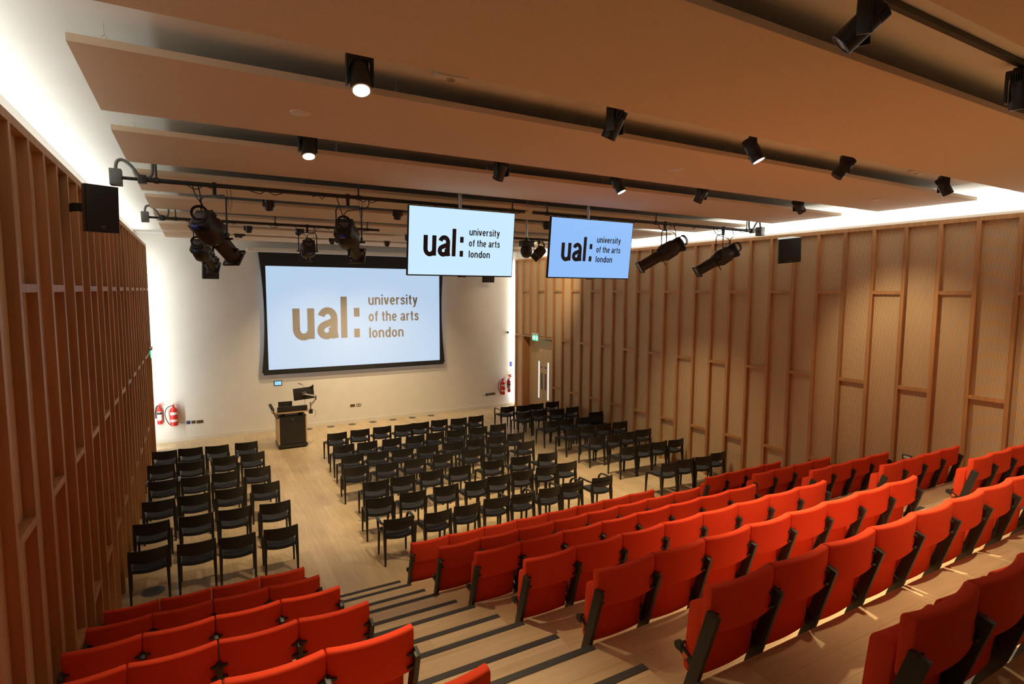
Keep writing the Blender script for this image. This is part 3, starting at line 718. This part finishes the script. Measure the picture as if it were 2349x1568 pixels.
# ------------------------------------------------------------------ lighting bars
def bar(x0, x1, y, z, boxend, label, rods):
    t = thing('lighting_bar', (0, y, z), label, 'lighting bar', 'black lighting bars')
    MB().tube([(x0, 0, 0), (x1, 0, 0)], 0.026, 14).build('pipe', M['black_steel'], t)
    for x in rods:
        r = MB().tube([(x, 0, 0.02), (x, 0, CZ - z)], 0.011, 8).build('hanger_rod', M['black_steel'], t)
        MB().tube([(x - 0.025, 0, 0), (x + 0.025, 0, 0)], 0.034, 12).build('pipe_clamp', M['black_steel'], r)
    if boxend:
        s = boxend; xe = x0 if s < 0 else x1
        MB().box(xe + s * 0.22 - 0.055, xe + s * 0.22 + 0.055, -0.07, 0.07, -0.085, 0.085, 0.004).build('junction_box', M['grey'], t)
        MB().tube([(xe, 0, 0), (xe + s * 0.18, 0, 0)], 0.018, 10).build('conduit_stub', M['black_steel'], t)
        MB().box(xe - s * 0.02 - 0.04, xe - s * 0.02 + 0.04, -0.045, 0.045, -0.045, 0.045, 0.005).build('socket_box', M['black_steel'], t)
        xc = xe + s * 0.22; xi = xe - s * 0.12
        pts = bezpts((xc, 0, 0.085), (xc, 0, 0.26), (xc - s * 0.12, 0.0, 0.20), (xc - s * 0.19, 0, 0.06)) + bezpts((xc - s * 0.19, 0, 0.06), (xc - s * 0.27, 0, -0.02), (xi, 0, 0.0), (xi, 0.0, 0.14))[1:] + [Vector((xi, 0, CZ - z))]
        MB().tube(pts, 0.017, 8).build('flexible_conduit', M['grey'], t)
    cbm = MB(); x = min(x0, x1) + 0.3; sd = random.Random(int(y * 10 + x0))
    while x < x1 - 0.6:
        x2 = x + sd.uniform(0.35, 0.7)
        cbm.tube([(x + (x2 - x) * i / 8, -0.028, 0.012 - 0.075 * math.sin(PI * i / 8) * sd.choice((0.3, 1))) for i in range(9)], 0.006, 5)
        x = x2 + sd.uniform(0.05, 0.5)
    cbm.build('draped_cable', M['cable'], t)
    return t
bar(-0.45, 4.46, 7.55, 5.505, -1, 'black lighting bar carrying two long stage lamps, nearer bar on the left wall side', [-0.3, 1.94, 4.25])
bar(4.61, 9.70, 7.55, 5.505, 1, 'black lighting bar above the deeper blue display, running toward the right wall', [4.87, 7.14, 9.52])
bar(-0.42, 3.34, 11.42, 5.51, -1, 'far black lighting bar ahead of the projection screen, left wall end', [-0.2, 1.39, 3.1])
bar(4.75, 9.70, 11.42, 5.51, 0, 'far black lighting bar seen between the two hanging displays', [5.0, 6.35, 9.4])

def profile_lamp(hx, hy, hz, rear, front, label, seed, drop, W=1.22):
    """ellipsoidal stage lamp on a yoke under a bar"""
    t = thing('profile_spotlight', (hx, hy, hz), label, 'stage lamp', 'long stage lamps on the lighting bars')
    o = Vector((hx, hy, hz)); A = Vector(rear) - o; B = Vector(front) - o
    L = (B - A).length; F = frame((A + B) / 2, B - A) @ Matrix.Diagonal((W, 1, W, 1))
    k = L / 0.70
    bm = MB()
    def ov(y, a, b, n=16, p=3.0):
        r = []
        for i in range(n):
            th = 2 * PI * i / n; cth, sth = math.cos(th), math.sin(th)
            rr = (abs(cth) ** p + abs(sth) ** p) ** (-1 / p)
            r.append(F @ Vector((a * rr * cth, y * k, b * rr * sth)))
        return r
    bm.loft([ov(-0.35, 0.07, 0.07), ov(-0.335, 0.085, 0.085), ov(-0.26, 0.09, 0.095), ov(-0.20, 0.11, 0.12), ov(-0.06, 0.115, 0.125), ov(-0.015, 0.095, 0.105), ov(0.0, 0.09, 0.09)])
    body = bm.build('lamp_body', M['fixture'], t)
    fb = MB()
    for i in range(6): fb.box(-0.088, 0.088, (-0.335 + i * 0.016) * k, (-0.329 + i * 0.016) * k, -0.10, 0.10, 0.001, F)
    fb.build('cooling_fins', M['fixture'], body)
    MB().box(-0.055, 0.055, -0.358 * k, -0.345 * k, -0.02, 0.045, 0.004, F).build('rear_cap', M['grey'], body)
    tb = MB()
    FY = F @ Matrix.Rotation(-PI / 2, 4, 'X')      # local Z -> lamp axis
    tb.lathe([(0.096, -0.01 * k), (0.10, 0.0), (0.10, 0.025 * k), (0.082, 0.03 * k), (0.078, 0.31 * k), (0.09, 0.315 * k), (0.09, 0.345 * k), (0.07, 0.345 * k)], 24, FY)
    tbo = tb.build('lens_tube', M['fixture'], t)
    MB().lathe([(0.068, 0.343 * k), (0.035, 0.350 * k), (0.003, 0.352 * k)], 20, FY).build('lens', M['lens_off'], tbo)
    gf = MB()
    for s in (-1, 1):
        gf.box(s * 0.086 - 0.006, s * 0.086 + 0.006, 0.325 * k, 0.35 * k, -0.088, 0.088, 0.002, F); gf.box(-0.088, 0.088, 0.325 * k, 0.35 * k, s * 0.086 - 0.006, s * 0.086 + 0.006, 0.002, F)
    gf.build('gel_frame', M['fixture'], tbo)
    kn = MB()
    kn.lathe([(0.022, 0.0), (0.022, 0.03), (0.017, 0.034)], 14, F @ Matrix.Translation((0.08, 0.2 * k, 0.0)) @ Matrix.Rotation(PI / 2, 4, 'Y'))
    kn.box(0.09, 0.16, 0.0, 0.012, -0.01, 0.01, 0.003, F)
    kn.box(-0.16, -0.09, 0.0, 0.012, -0.01, 0.01, 0.003, F)
    kn.box(-0.012, 0.012, 0.0, 0.012, -0.17, -0.10, 0.003, F)
    kn.build('focus_knob', M['fixture'], tbo)
    MB().box(-0.03, 0.03, -0.345 * k, -0.30 * k, -0.122, -0.095, 0.004, F).build('power_connector', M['blue'], body)
    # yoke
    P = (A + B) / 2 - (B - A).normalized() * 0.06
    ax = (F.to_3x3() @ Vector((1, 0, 0))).normalized()
    top = Vector((0, 0, -0.10))
    hw = 0.135 * W
    yk = MB()
    l = P + ax * -hw; r = P + ax * hw; zt = top.z - 0.02
    pts = [l, Vector((l.x, l.y, zt - 0.05)), Vector((l.x * 0.8, l.y * 0.8, zt)), Vector((r.x * 0.8 if abs(r.x) > 0.02 else r.x, r.y * 0.8, zt)), Vector((r.x, r.y, zt - 0.05)), r]
    yk.tube(pts, 0.0095, 8)
    for q in (l, r): yk.lathe([(0.028, -0.012), (0.028, 0.012)], 14, Matrix.Translation(q) @ ax.to_track_quat('Z', 'Y').to_matrix().to_4x4())
    yk.build('yoke', M['fixture'], t)
    cl = MB(); cl.box(-0.02, 0.02, -0.022, 0.022, -0.13, -0.01, 0.004); cl.tube([(-0.022, 0, 0), (0.022, 0, 0)], 0.038, 12)
    cl.build('hook_clamp', M['fixture'], t)
    rd = random.Random(seed); cm = MB(); rear_l = A + (B - A) * 0.06
    up = rear_l + F.to_3x3() @ Vector((0, 0, 0.1))
    for q in range(2):
        x0 = rd.choice((-1, 1)) * rd.uniform(0.12, 0.3)
        cm.tube(bezpts((x0, 0, -0.02), (x0 + 0.05, -0.06, -0.25), (up.x - 0.1, up.y - 0.05, up.z + 0.22), up), 0.0065, 6)
    cm.build('power_cable', M['cable'], t)
    co = MB(); c0 = rear_l + Vector((-0.02, -0.10, 0.06))
    for q in range(3):
        rr = 0.070 + 0.008 * q
        co.tube([c0 + Vector((rr * math.cos(a), -0.012 * q + 0.03 * math.sin(a), rr * math.sin(a))) for a in [i * PI / 9 for i in range(19)]], 0.0065, 6)
    co.build('cable_coil', M['cable'], t)
    cl2 = MB(); sx = rd.uniform(0.10, 0.16)
    cl2.tube([(sx, 0.01, -0.03), (sx + 0.01, 0.01, -0.2), (sx + 0.03, 0.0, -0.3), (sx + 0.05, 0.01, -0.2), (sx + 0.04, 0.01, -0.03)], 0.003, 5)
    cl2.build('safety_wire', M['cable'], t)
    return t
profile_lamp(0.27, 7.55, 5.505, (0.10, 7.33, 5.11), (0.47, 7.76, 4.68), 'long black stage lamp on near bar, larger one closest to the left wall', 1, 0.6)
profile_lamp(1.80, 7.55, 5.505, (1.68, 7.33, 5.10), (1.995, 7.88, 4.765), 'long black stage lamp on near bar, over the projection screen top', 2, 0.6)
profile_lamp(0.22, 11.42, 5.51, (0.10, 11.22, 5.08), (0.36, 11.78, 4.69), 'long black stage lamp on far bar, in front of the left stage loudspeaker', 3, 0.6)
profile_lamp(7.36, 7.55, 5.505, (7.58, 7.35, 5.17), (6.93, 7.72, 4.72), 'long black stage lamp on right-hand bar, nearer the blue display', 4, 0.6)
profile_lamp(8.86, 7.55, 5.505, (9.02, 7.38, 5.12), (8.36, 7.72, 4.675), 'long black stage lamp on right-hand bar, between display and wall loudspeaker', 5, 0.6)
profile_lamp(1.95, 11.42, 5.51, (1.95, 11.25, 5.13), (1.97, 11.75, 4.96), 'short black stage lamp on far bar seen from behind, above the projection screen', 6, 0.6)

# fresnel with barn doors on the far bar
t = thing('fresnel_lamp', (7.14, 11.42, 5.51), 'black fresnel lamp with barn doors seen between the two hanging displays', 'stage lamp')
F = frame((0.02, 0.0, -0.30), (-0.45, 0.25, -0.55))
bm = MB(); FY = F @ Matrix.Rotation(-PI / 2, 4, 'X')
bm.lathe([(0.07, -0.15), (0.11, -0.12), (0.12, -0.02), (0.12, 0.09), (0.10, 0.10)], 20, FY); bm.build('lamp_body', M['fixture'], t)
bm = MB()
for a in range(4):
    Rb = F @ Matrix.Rotation(a * PI / 2, 4, 'Y') @ Matrix.Translation((0, 0.10, 0.11)) @ Matrix.Rotation(math.radians(28), 4, 'X')
    bm.box(-0.10, 0.10, 0.0, 0.12, -0.002, 0.002, 0, Rb)
bm.build('barn_doors', M['fixture'], t, False)
MB().tube([(-0.13, 0, -0.32), (-0.13, 0, -0.12), (0, 0, -0.08), (0.15, 0, -0.12), (0.15, 0, -0.30)], 0.009, 7).build('yoke', M['fixture'], t)
MB().box(-0.02, 0.02, -0.03, 0.03, -0.10, 0.03, 0.004).build('hook_clamp', M['fixture'], t)
cm = MB()
for q in range(3): cm.tube([Vector((0.03, -0.05 - 0.02 * q, -0.14)) + Vector((0.08 * math.cos(a), 0, 0.08 * math.sin(a))) for a in [i * PI / 8 for i in range(17)]], 0.007, 6)
cm.build('cable_coil', M['cable'], t)
# hanging ball-headed unit on a pole
t = thing('moving_head_lamp', (5.66, 9.50, CZ), 'round-headed black lamp on a steel pole between the two hanging displays', 'stage lamp')
MB().tube([(0, 0, 0), (0, 0, -0.50)], 0.022, 12).build('pole', M['steel'], t)
MB().box(-0.13, 0.13, -0.08, 0.08, -0.66, -0.54, 0.02).build('base_box', M['fixture'], t)
MB().tube([(0, 0, -0.48), (0, 0, -0.55)], 0.04, 12).build('pole_clamp', M['fixture'], t)
MB().lathe([(0.02, -0.66), (0.10, -0.665), (0.118, -0.72), (0.112, -0.78), (0.085, -0.84), (0.04, -0.868), (0.004, -0.872)], 24).build('head', M['fixture'], t)
MB().tube(bezpts((0.05, 0, -0.5), (0.2, 0, -0.45), (0.22, 0, -0.62), (0.1, 0, -0.62)), 0.007, 6).build('cable', M['cable'], t)

# ------------------------------------------------------------------ loudspeakers
def speaker(loc, look, w_, h_, d_, wall_pt, label, roll=0.0):
    t = thing('loudspeaker', loc, label, 'loudspeaker', 'black wall loudspeakers')
    F = frame((0, 0, 0), look) @ Matrix.Rotation(roll, 4, 'Y')
    bm = MB()
    def pl(z):
        a, b = w_ / 2, w_ * 0.30
        return [F @ Vector(q + (z,)) for q in ((-a, 0.0), (a, 0.0), (a * 1.0, -d_ * 0.25), (b * 1.25, -d_ * 0.75), (b, -d_), (-b, -d_), (-b * 1.25, -d_ * 0.75), (-a, -d_ * 0.25))]
    bm.loft([pl(-h_ / 2), pl(h_ / 2)]); bm.build('cabinet', M['fixture'], t)
    MB().box(-w_ / 2 + 0.006, w_ / 2 - 0.006, 0.0, 0.012, -h_ / 2 + 0.006, h_ / 2 - 0.006, 0.005, F).build('grille', M['screen_black'], t)
    lg = MB(); zb = -h_ / 2 + 0.045
    fr = ((-0.018, -0.018, -0.018, 0.018), (0.018, -0.018, 0.018, 0.018), (-0.018, 0.018, -0.008, 0.018), (0.008, 0.018, 0.018, 0.018), (-0.018, -0.018, 0.018, -0.018), (-0.01, 0.012, 0.0, 0.0), (0.0, 0.0, 0.01, 0.012), (0.0, 0.0, 0.0, -0.012))
    for x0, z0, x1, z1 in fr:
        lg.box(min(x0, x1) - 0.0012, max(x0, x1) + 0.0012, 0.0122, 0.0135, min(z0, z1) - 0.0012 + zb, max(z0, z1) + 0.0012 + zb, 0, F)
    lg.build('maker_emblem', M['grey'], t, False)
    p = Vector(wall_pt) - Vector(loc); bk = F @ Vector((0, -d_ * 0.9, 0))
    pts = bezpts(bk, bk + F.to_3x3() @ Vector((0, -0.1, 0)), p + (bk - p) * 0.25 + Vector((0, 0, 0.03)), p, 8)
    secs = [[q + Vector((0, 0, -0.04)), q + Vector((0.006, 0.006, -0.04)), q + Vector((0.006, 0.006, 0.04)), q + Vector((0, 0, 0.04))] for q in pts]
    MB().loft(secs).build('wall_bracket', M['black_steel'], t)
    return t
speaker((-0.70, 6.55, 5.045), (0.42, -0.90, -0.06), 0.27, 0.43, 0.24, (-1.0, 6.93, 5.08), 'black loudspeaker on the left timber wall, below the lighting bar end')
speaker((9.88, 6.85, 5.085), (-0.55, -0.80, -0.18), 0.40, 0.46, 0.27, (10.37, 7.13, 5.08), 'black loudspeaker on the right timber wall', 0.10)
speaker((0.47, 17.62, 4.88), (0.25, -0.95, -0.16), 0.42, 0.58, 0.32, (0.35, 18.38, 4.95), 'black loudspeaker on the stage wall, left of the projection screen')
speaker((8.98, 17.62, 4.88), (-0.25, -0.95, -0.16), 0.42, 0.58, 0.32, (9.1, 18.38, 4.95), 'black loudspeaker on the stage wall, half hidden below the pale blue display')

# ------------------------------------------------------------------ lectern and what stands on it
t = thing('lectern', (2.24, 16.1, 0), 'oak and black lectern on castors in front of the projection screen', 'lectern')
MB().box(-0.375, 0.375, 0, 0.72, 0.035, 0.12, 0.008).build('plinth', M['black_steel'], t)
for (x, y) in ((-0.31, 0.08), (0.31, 0.08), (-0.31, 0.64), (0.31, 0.64)):
    MB().lathe([(0.03, -0.015), (0.03, 0.015)], 14, Matrix.Translation((x, y, 0.03)) @ Matrix.Rotation(PI / 2, 4, 'Y')).build('castor', M['black_plastic'], t)
for s in (-1, 1): MB().box(s * 0.35 - 0.018, s * 0.35 + 0.018, 0.03, 0.68, 0.12, 0.87, 0.004).build('side_panel', M['oak'], t)
MB().box(-0.33, 0.33, 0.04, 0.67, 0.12, 0.86).build('cabinet_core', M['black_steel'], t, False)
dr = MB().box(-0.325, 0.325, 0.022, 0.04, 0.125, 0.86, 0.003).build('door', M['black_steel'], t)
MB().lathe([(0.014, 0), (0.014, 0.01)], 14, Matrix.Translation((0.0, 0.022, 0.80)) @ Matrix.Rotation(PI / 2, 4, 'X')).build('lock', M['steel'], dr)
vt = MB()
for s in (-1, 1):
    for q in range(2): vt.box(s * 0.10 - 0.08, s * 0.10 + 0.08, 0.019, 0.023, 0.735 - 0.022 * q, 0.742 - 0.022 * q)
vt.build('vent_slots', M['screen_black'], dr, False)
MB().box(-0.36, 0.36, 0.03, 0.68, 0.865, 0.885, 0.003).build('cabinet_top', M['black_steel'], t)
for s in (-0.22, 0.24): MB().box(s - 0.04, s + 0.04, 0.12, 0.5, 0.885, 0.99, 0.004).build('desk_support', M['black_steel'], t)
MB().loft([[(x, y, z) for x, y in ((-0.39, -0.02), (0.43, -0.02), (0.45, 0.10), (0.45, 0.66), (-0.50, 0.66), (-0.50, 0.10))] for z in (0.985, 1.02)]).build('desk_top', M['oak'], t)
MB().box(-0.385, 0.385, -0.015, 0.02, 1.02, 1.17, 0.004).build('upstand', M['black_steel'], t)
t = thing('laptop', (2.10, 16.42, 1.02), 'black laptop open on the lectern behind its upstand', 'laptop')
MB().box(-0.18, 0.18, 0, 0.25, 0, 0.018, 0.004).build('keyboard_base', M['black_steel'], t)
MB().box(-0.18, 0.18, -0.012, 0.0, 0.01, 0.235, 0.004).build('lid', M['black_steel'], t)
o = MB().box(-0.16, 0.12, -0.10, 0.12, 0, 0.006, 0.001).build('paper_sheet', M['paper'], None, True, (1.80, 16.50, 1.021)); tag(o, 'pale grey sheet on the left side of the lectern top', 'paper')
t = thing('desk_lamp', (1.86, 16.13, 0.985), 'grey cylindrical reading lamp on a bent arm at the left of the lectern', 'lamp')  # grey cylinder taken for a document camera; gives no light
MB().tube(bezpts((0.02, -0.02, -0.12), (-0.02, -0.06, -0.14), (-0.10, -0.06, 0.0), (-0.10, -0.03, 0.10)), 0.014, 8).build('arm', M['black_steel'], t)
MB().lathe([(0.035, 0), (0.042, 0.02), (0.042, 0.20), (0.03, 0.215)], 18, Matrix.Translation((-0.10, -0.03, 0.10)) @ Matrix.Rotation(math.radians(-24), 4, 'Y')).build('lamp_head', M['grey'], t)
MB().box(-0.03, 0.05, 0.0, 0.05, -0.02, 0.0).build('table_clamp', M['black_steel'], t)
t = thing('monitor', (2.69, 16.22, 1.02), 'black computer monitor on a jointed arm above the lectern', 'monitor')
RM = Matrix.Translation((-0.11, 0.10, 0.43)) @ Matrix.Rotation(math.radians(4), 4, 'Z') @ Matrix.Rotation(math.radians(-6), 4, 'X') @ Matrix.Rotation(math.radians(-3), 4, 'Y')
MB().box(-0.275, 0.275, 0.0, 0.035, -0.165, 0.165, 0.006, RM).build('display_panel', M['black_steel'], t)
MB().box(-0.06, 0.06, -0.035, 0.0, -0.05, 0.05, 0.006, RM).build('mounting_plate', M['grey'], t)
MB().box(-0.265, 0.265, 0.035, 0.037, -0.155, 0.155, 0, RM).build('picture', M['lens_off'], t, False)
a = MB(); a.tube([(-0.10, 0.05, 0.42), (0.18, -0.02, 0.36)], 0.024, 8); a.tube([(0.18, -0.02, 0.37), (0.18, -0.02, 0.25)], 0.026, 10); a.tube([(0.18, -0.02, 0.27), (0.035, -0.04, 0.10)], 0.022, 8); a.tube([(0.035, -0.04, -0.03), (0.035, -0.04, 0.20)], 0.02, 10)
a.build('arm', M['steel'], t)
MB().box(-0.01, 0.08, -0.10, 0.0, -0.11, 0.005, 0.004).build('desk_clamp', M['black_steel'], t)
MB().tube(bezpts((0.08, -0.02, -0.02), (0.2, -0.02, 0.0), (0.2, 0.0, -0.2), (0.12, 0.0, -0.22)), 0.004, 6).build('cable', M['cable'], t)
t = thing('webcam', (2.80, 16.33, 1.62), 'small black webcam on the corner of the lectern monitor', 'webcam')
MB().box(-0.045, 0.045, -0.02, 0.02, 0, 0.025, 0.006).build('body', M['black_plastic'], t)
MB().tube([(0.02, 0, 0.02), (0.02, 0, 0.06)], 0.018, 10).build('stand', M['black_plastic'], t)
t = thing('microphone', (2.62, 16.45, 1.02), 'thin gooseneck microphone rising behind the lectern monitor', 'microphone')
MB().tube([(0, 0, 0), (0, 0, 0.5), (-0.02, 0.0, 0.62), (-0.06, 0, 0.66)], 0.004, 6).build('stem', M['black_steel'], t)
MB().tube([(-0.06, 0, 0.66), (-0.16, 0, 0.71)], 0.010, 8).build('capsule', M['black_plastic'], t)
MB().lathe([(0.05, 0), (0.05, 0.012), (0.03, 0.018)], 16).build('base', M['black_steel'], t)

# ------------------------------------------------------------------ on the stage wall
YF = YW
def extinguisher(x, zb, r, h, foam, label):
    t = thing('fire_extinguisher', (x, YF - r - 0.02, zb), label, 'fire extinguisher', 'wall fire extinguishers')
    MB().lathe([(r * 0.9, 0), (r, 0.012), (r, h * 0.80), (r * 0.85, h * 0.88), (r * 0.35, h * 0.95), (r * 0.3, h)], 24).build('cylinder', M['ext_red'], t)
    s = 24
    def wrap(u, v): a = -PI / 2 + (u - 0.5) * 2.0; return ((r + 0.0012) * math.cos(a), (r + 0.0012) * math.sin(a), h * (0.22 + 0.5 * v))
    MB().sheet(wrap, 10, 2, 0.001).build('instruction_label', M['label'], t)
    def wrap2(u, v): a = -PI / 2 + (u - 0.5) * 2.0; return ((r + 0.0022) * math.cos(a), (r + 0.0022) * math.sin(a), h * ((0.34 + 0.24 * v) if foam else (0.55 + 0.13 * v)))
    MB().sheet(wrap2, 10, 2, 0.001).build('type_band', M['ext_red'] if foam else M['dark_label'], t)
    hv = MB(); hv.box(-0.02, 0.02, -0.02, 0.02, h, h + 0.05, 0.005); hv.box(-0.01, 0.13, -0.012, 0.012, h + 0.035, h + 0.045, 0.002)
    hv.box(-0.01, 0.12, -0.012, 0.012, 0.0, 0.01, 0.002, Matrix.Translation((0, 0, h + 0.055)) @ Matrix.Rotation(-0.42, 4, 'Y'))
    hv.build('valve_handle', M['ext_red'], t)
    if foam: MB().tube(bezpts((-0.01, -0.02, h + 0.03), (-r * 2.9, -0.03, h + 0.03), (-r * 2.4, -0.03, h * 0.35), (-r * 0.98, -0.03, h * 0.06)), 0.011, 8).build('hose', M['cable'], t)
    else: MB().tube(bezpts((-0.02, -0.02, h + 0.02), (-0.09, -0.03, h + 0.02), (-0.10, -0.04, h * 0.7), (-0.085, -0.05, h * 0.35)), 0.018, 8).build('discharge_horn', M['cable'], t)
    MB().box(-0.03, 0.03, r - 0.01, r + 0.02, h * 0.7, h * 0.8).build('wall_hook', M['grey'], t)
extinguisher(-0.93, 0.57, 0.062, 0.50, False, 'slim red extinguisher with black band, stage wall, beside the left timber end')
extinguisher(-0.59, 0.50, 0.098, 0.54, True, 'stout red extinguisher with black hose, stage wall left of the lectern')
extinguisher(9.90, 0.48, 0.098, 0.54, True, 'stout red extinguisher with black hose, stage wall toward the double door')
extinguisher(10.19, 0.54, 0.062, 0.48, False, 'slim red extinguisher with black band, stage wall right end')
def plate(x, z, w_, h_, mt, label, cat='socket plate', detail='socket'):
    t = thing('socket_plate', (x, YF, z), label, cat, 'wall plates')
    MB().box(-w_ / 2, w_ / 2, -0.008, 0, -h_ / 2, h_ / 2, 0.002).build('faceplate', mt, t)
    if detail == 'twin':
        d = MB()
        for s in (-1, 1): d.box(s * w_ * 0.24 - 0.025, s * w_ * 0.24 + 0.025, -0.0095, -0.008, -0.022, 0.018)
        d.build('socket_insert', M['white'], t, False)
    elif detail == 'blue':
        MB().lathe([(0.03, 0.008), (0.028, 0.03), (0.02, 0.032)], 16, Matrix.Rotation(PI / 2, 4, 'X')).build('round_connector', M['blue'], t)
    else:
        d = MB(); n = max(1, int(w_ / 0.05))
        for i in range(n): d.box(-w_ / 2 + w_ * (i + 0.5) / n - 0.012, -w_ / 2 + w_ * (i + 0.5) / n + 0.012, -0.0095, -0.008, -0.012, 0.012)
        d.build('socket_insert', M['dark_label'], t, False)
    return t
plate(-0.385, 0.53, 0.10, 0.09, M['white'], 'white wall plate nearest the stout left extinguisher')
plate(-0.25, 0.525, 0.10, 0.10, M['grey'], 'grey plate with round blue connector, stage wall left end', detail='blue')
plate(-0.12, 0.52, 0.10, 0.09, M['bronze'], 'single bronze plate in the row beside the left extinguishers')
plate(0.04, 0.515, 0.17, 0.09, M['bronze'], 'wide bronze plate ending the row beside the left extinguishers')
plate(4.40, 0.565, 0.155, 0.09, M['bronze'], 'grooved bronze wall plate right of the lectern')
plate(4.60, 0.565, 0.155, 0.09, M['bronze'], 'twin socket plate right of the lectern', detail='twin')
plate(9.15, 0.50, 0.10, 0.09, M['white'], 'white wall plate starting the row beside the right extinguishers')
plate(9.29, 0.505, 0.10, 0.10, M['grey'], 'grey plate with round blue connector, stage wall right end', detail='blue')
plate(9.41, 0.51, 0.10, 0.09, M['bronze'], 'single bronze plate in the row beside the right extinguishers')
plate(9.56, 0.515, 0.17, 0.09, M['bronze'], 'wide bronze plate next to the right stout extinguisher')
t = thing('touch_panel', (2.165, YF, 1.475), 'small lit blue touch panel on the stage wall below the projection screen', 'touch panel')
MB().box(-0.115, 0.115, -0.018, 0, -0.075, 0.075, 0.005).build('casing', M['screen_black'], t)
MB().box(-0.095, 0.095, -0.0195, -0.018, -0.058, 0.058).build('picture', M['touch'], t, False)
t = thing('wall_camera', (10.13, YF, 2.78), 'small white dome camera on the stage wall near the right timber wall', 'camera')
MB().lathe([(0.055, 0), (0.055, 0.05), (0.045, 0.07)], 20, Matrix.Rotation(PI / 2, 4, 'X')).build('mount', M['white'], t)
MB().lathe([(0.04, 0.06), (0.038, 0.09), (0.02, 0.108), (0.003, 0.112)], 18, Matrix.Rotation(PI / 2, 4, 'X')).build('dome', M['lens_off'], t)
t = thing('alarm_call_point', (10.30, YF, 1.14), 'red fire alarm call point on the stage wall at the right timber wall', 'call point')
MB().box(-0.05, 0.05, -0.045, 0, -0.05, 0.05, 0.006).build('box', M['ext_red'], t); MB().box(-0.03, 0.03, -0.047, -0.045, -0.03, 0.03).build('window', M['white'], t, False)
o = MB().box(-0.05, 0.05, -0.004, 0, -0.075, 0.075).build('notice', M['white'], None, False, (10.31, YF, 1.32)); tag(o, 'small white notice above the red call point', 'notice')
o = MB().box(-0.05, 0.05, -0.004, 0, -0.09, 0.09).build('notice', M['blue'], None, False, (10.31, YF, 1.58)); tag(o, 'small blue notice highest above the red call point', 'notice')

# exit signs over both doors
def exit_sign(x, y, z, s, label):
    t = thing('exit_sign', (x, y, z), label, 'exit sign', 'green exit signs')
    bx = lambda a, b, *r: (min(a, b), max(a, b), *r)
    MB().box(*bx(0, s * 0.06, -0.19, 0.19, 0.06, 0.13), 0.006).build('housing', M['white'], t)
    MB().box(*bx(s * 0.02, s * 0.032, -0.185, 0.185, -0.13, 0.06)).build('lit_panel', M['green_sign'], t, False)
    f = MB(); X = s * 0.0335
    mpv = lambda a, b, l: (X, -s * a * -1, b)
    def bar_(pts, w2): stroke_quads(f, pts, w2, lambda a, b, l: (X, a, b), 0)
    f.face([f.bm.verts.new((X, a, b)) for a, b in ((-0.16, -0.11), (-0.09, -0.11), (-0.09, 0.04), (-0.16, 0.04))])
    bar_([(0.02, -0.10), (0.0, -0.06), (0.02, -0.02), (0.035, 0.0)], 0.02); bar_([(0.06, -0.10), (0.05, -0.06), (0.02, -0.04)], 0.018)
    bar_([(-0.015, -0.01), (0.0, 0.01), (0.04, 0.0), (0.06, -0.02)], 0.014); bar_(arc(0.035, 0.03, 0.012, 0.012, 0, 360, 10), 0.014)
    bar_([(0.10, -0.035), (0.17, -0.035)], 0.02); bar_([(0.135, 0.0), (0.10, -0.035), (0.135, -0.07)], 0.018)
    f.build('running_figure_symbol', M['white_sign'], t, False)
exit_sign(XR, 16.73, 2.72, -1, 'green lit exit sign above the double door in the right timber wall')
exit_sign(XL, 16.9, 2.72, 1, 'exit sign seen edge-on above the door in the left timber wall')

# ------------------------------------------------------------------ floor grilles, wall socket
def grille(x, y, z, r, label):
    t = thing('floor_grille', (x, y, z), label, 'floor grille', 'round floor grilles')
    MB().lathe([(r, 0), (r, 0.003), (r - 0.012, 0.004)], 28).build('ring', M['grey'], t)
    MB().lathe([(r - 0.012, 0.001), (r - 0.013, 0.0038)], 28).build('disc', M['grille'], t)
    h = MB(); n = 7; st = (r - 0.03) / n
    for i in range(-n, n + 1):
        for j in range(-n, n + 1):
            a, b = i * st, j * st
            if a * a + b * b < (r - 0.03) ** 2: h.box(a - st * 0.28, a + st * 0.28, b - st * 0.2, b + st * 0.2, 0.0038, 0.0043)
    h.build('perforations', M['dark_label'], t, False)
for k in range(8): grille(2.30 + 0.675 * k, 18.16, 0.0, 0.125, 'round floor grille at the stage wall foot, %s along from the lectern' % ORD[k])
grille(-0.66, 9.26, 0.0, 0.15, 'round grey floor grille beside the left block chairs nearest the red seats')
grille(3.81, 1.42, 2.1, 0.13, 'round floor grille behind the nearest red row, closer to the left stairs')
grille(4.28, 1.42, 2.1, 0.13, 'round floor grille behind the nearest red row, farther from the left stairs')
t = thing('wall_socket', (XR + PD, 4.88, 1.53), 'grey socket plate low on the right timber wall above the red seats', 'socket plate')
MB().box(-0.012, 0, -0.08, 0.08, -0.045, 0.045, 0.003).build('faceplate', M['grey'], t); MB().box(-0.0135, -0.012, -0.05, 0.05, -0.02, 0.02).build('socket_insert', M['white'], t, False)
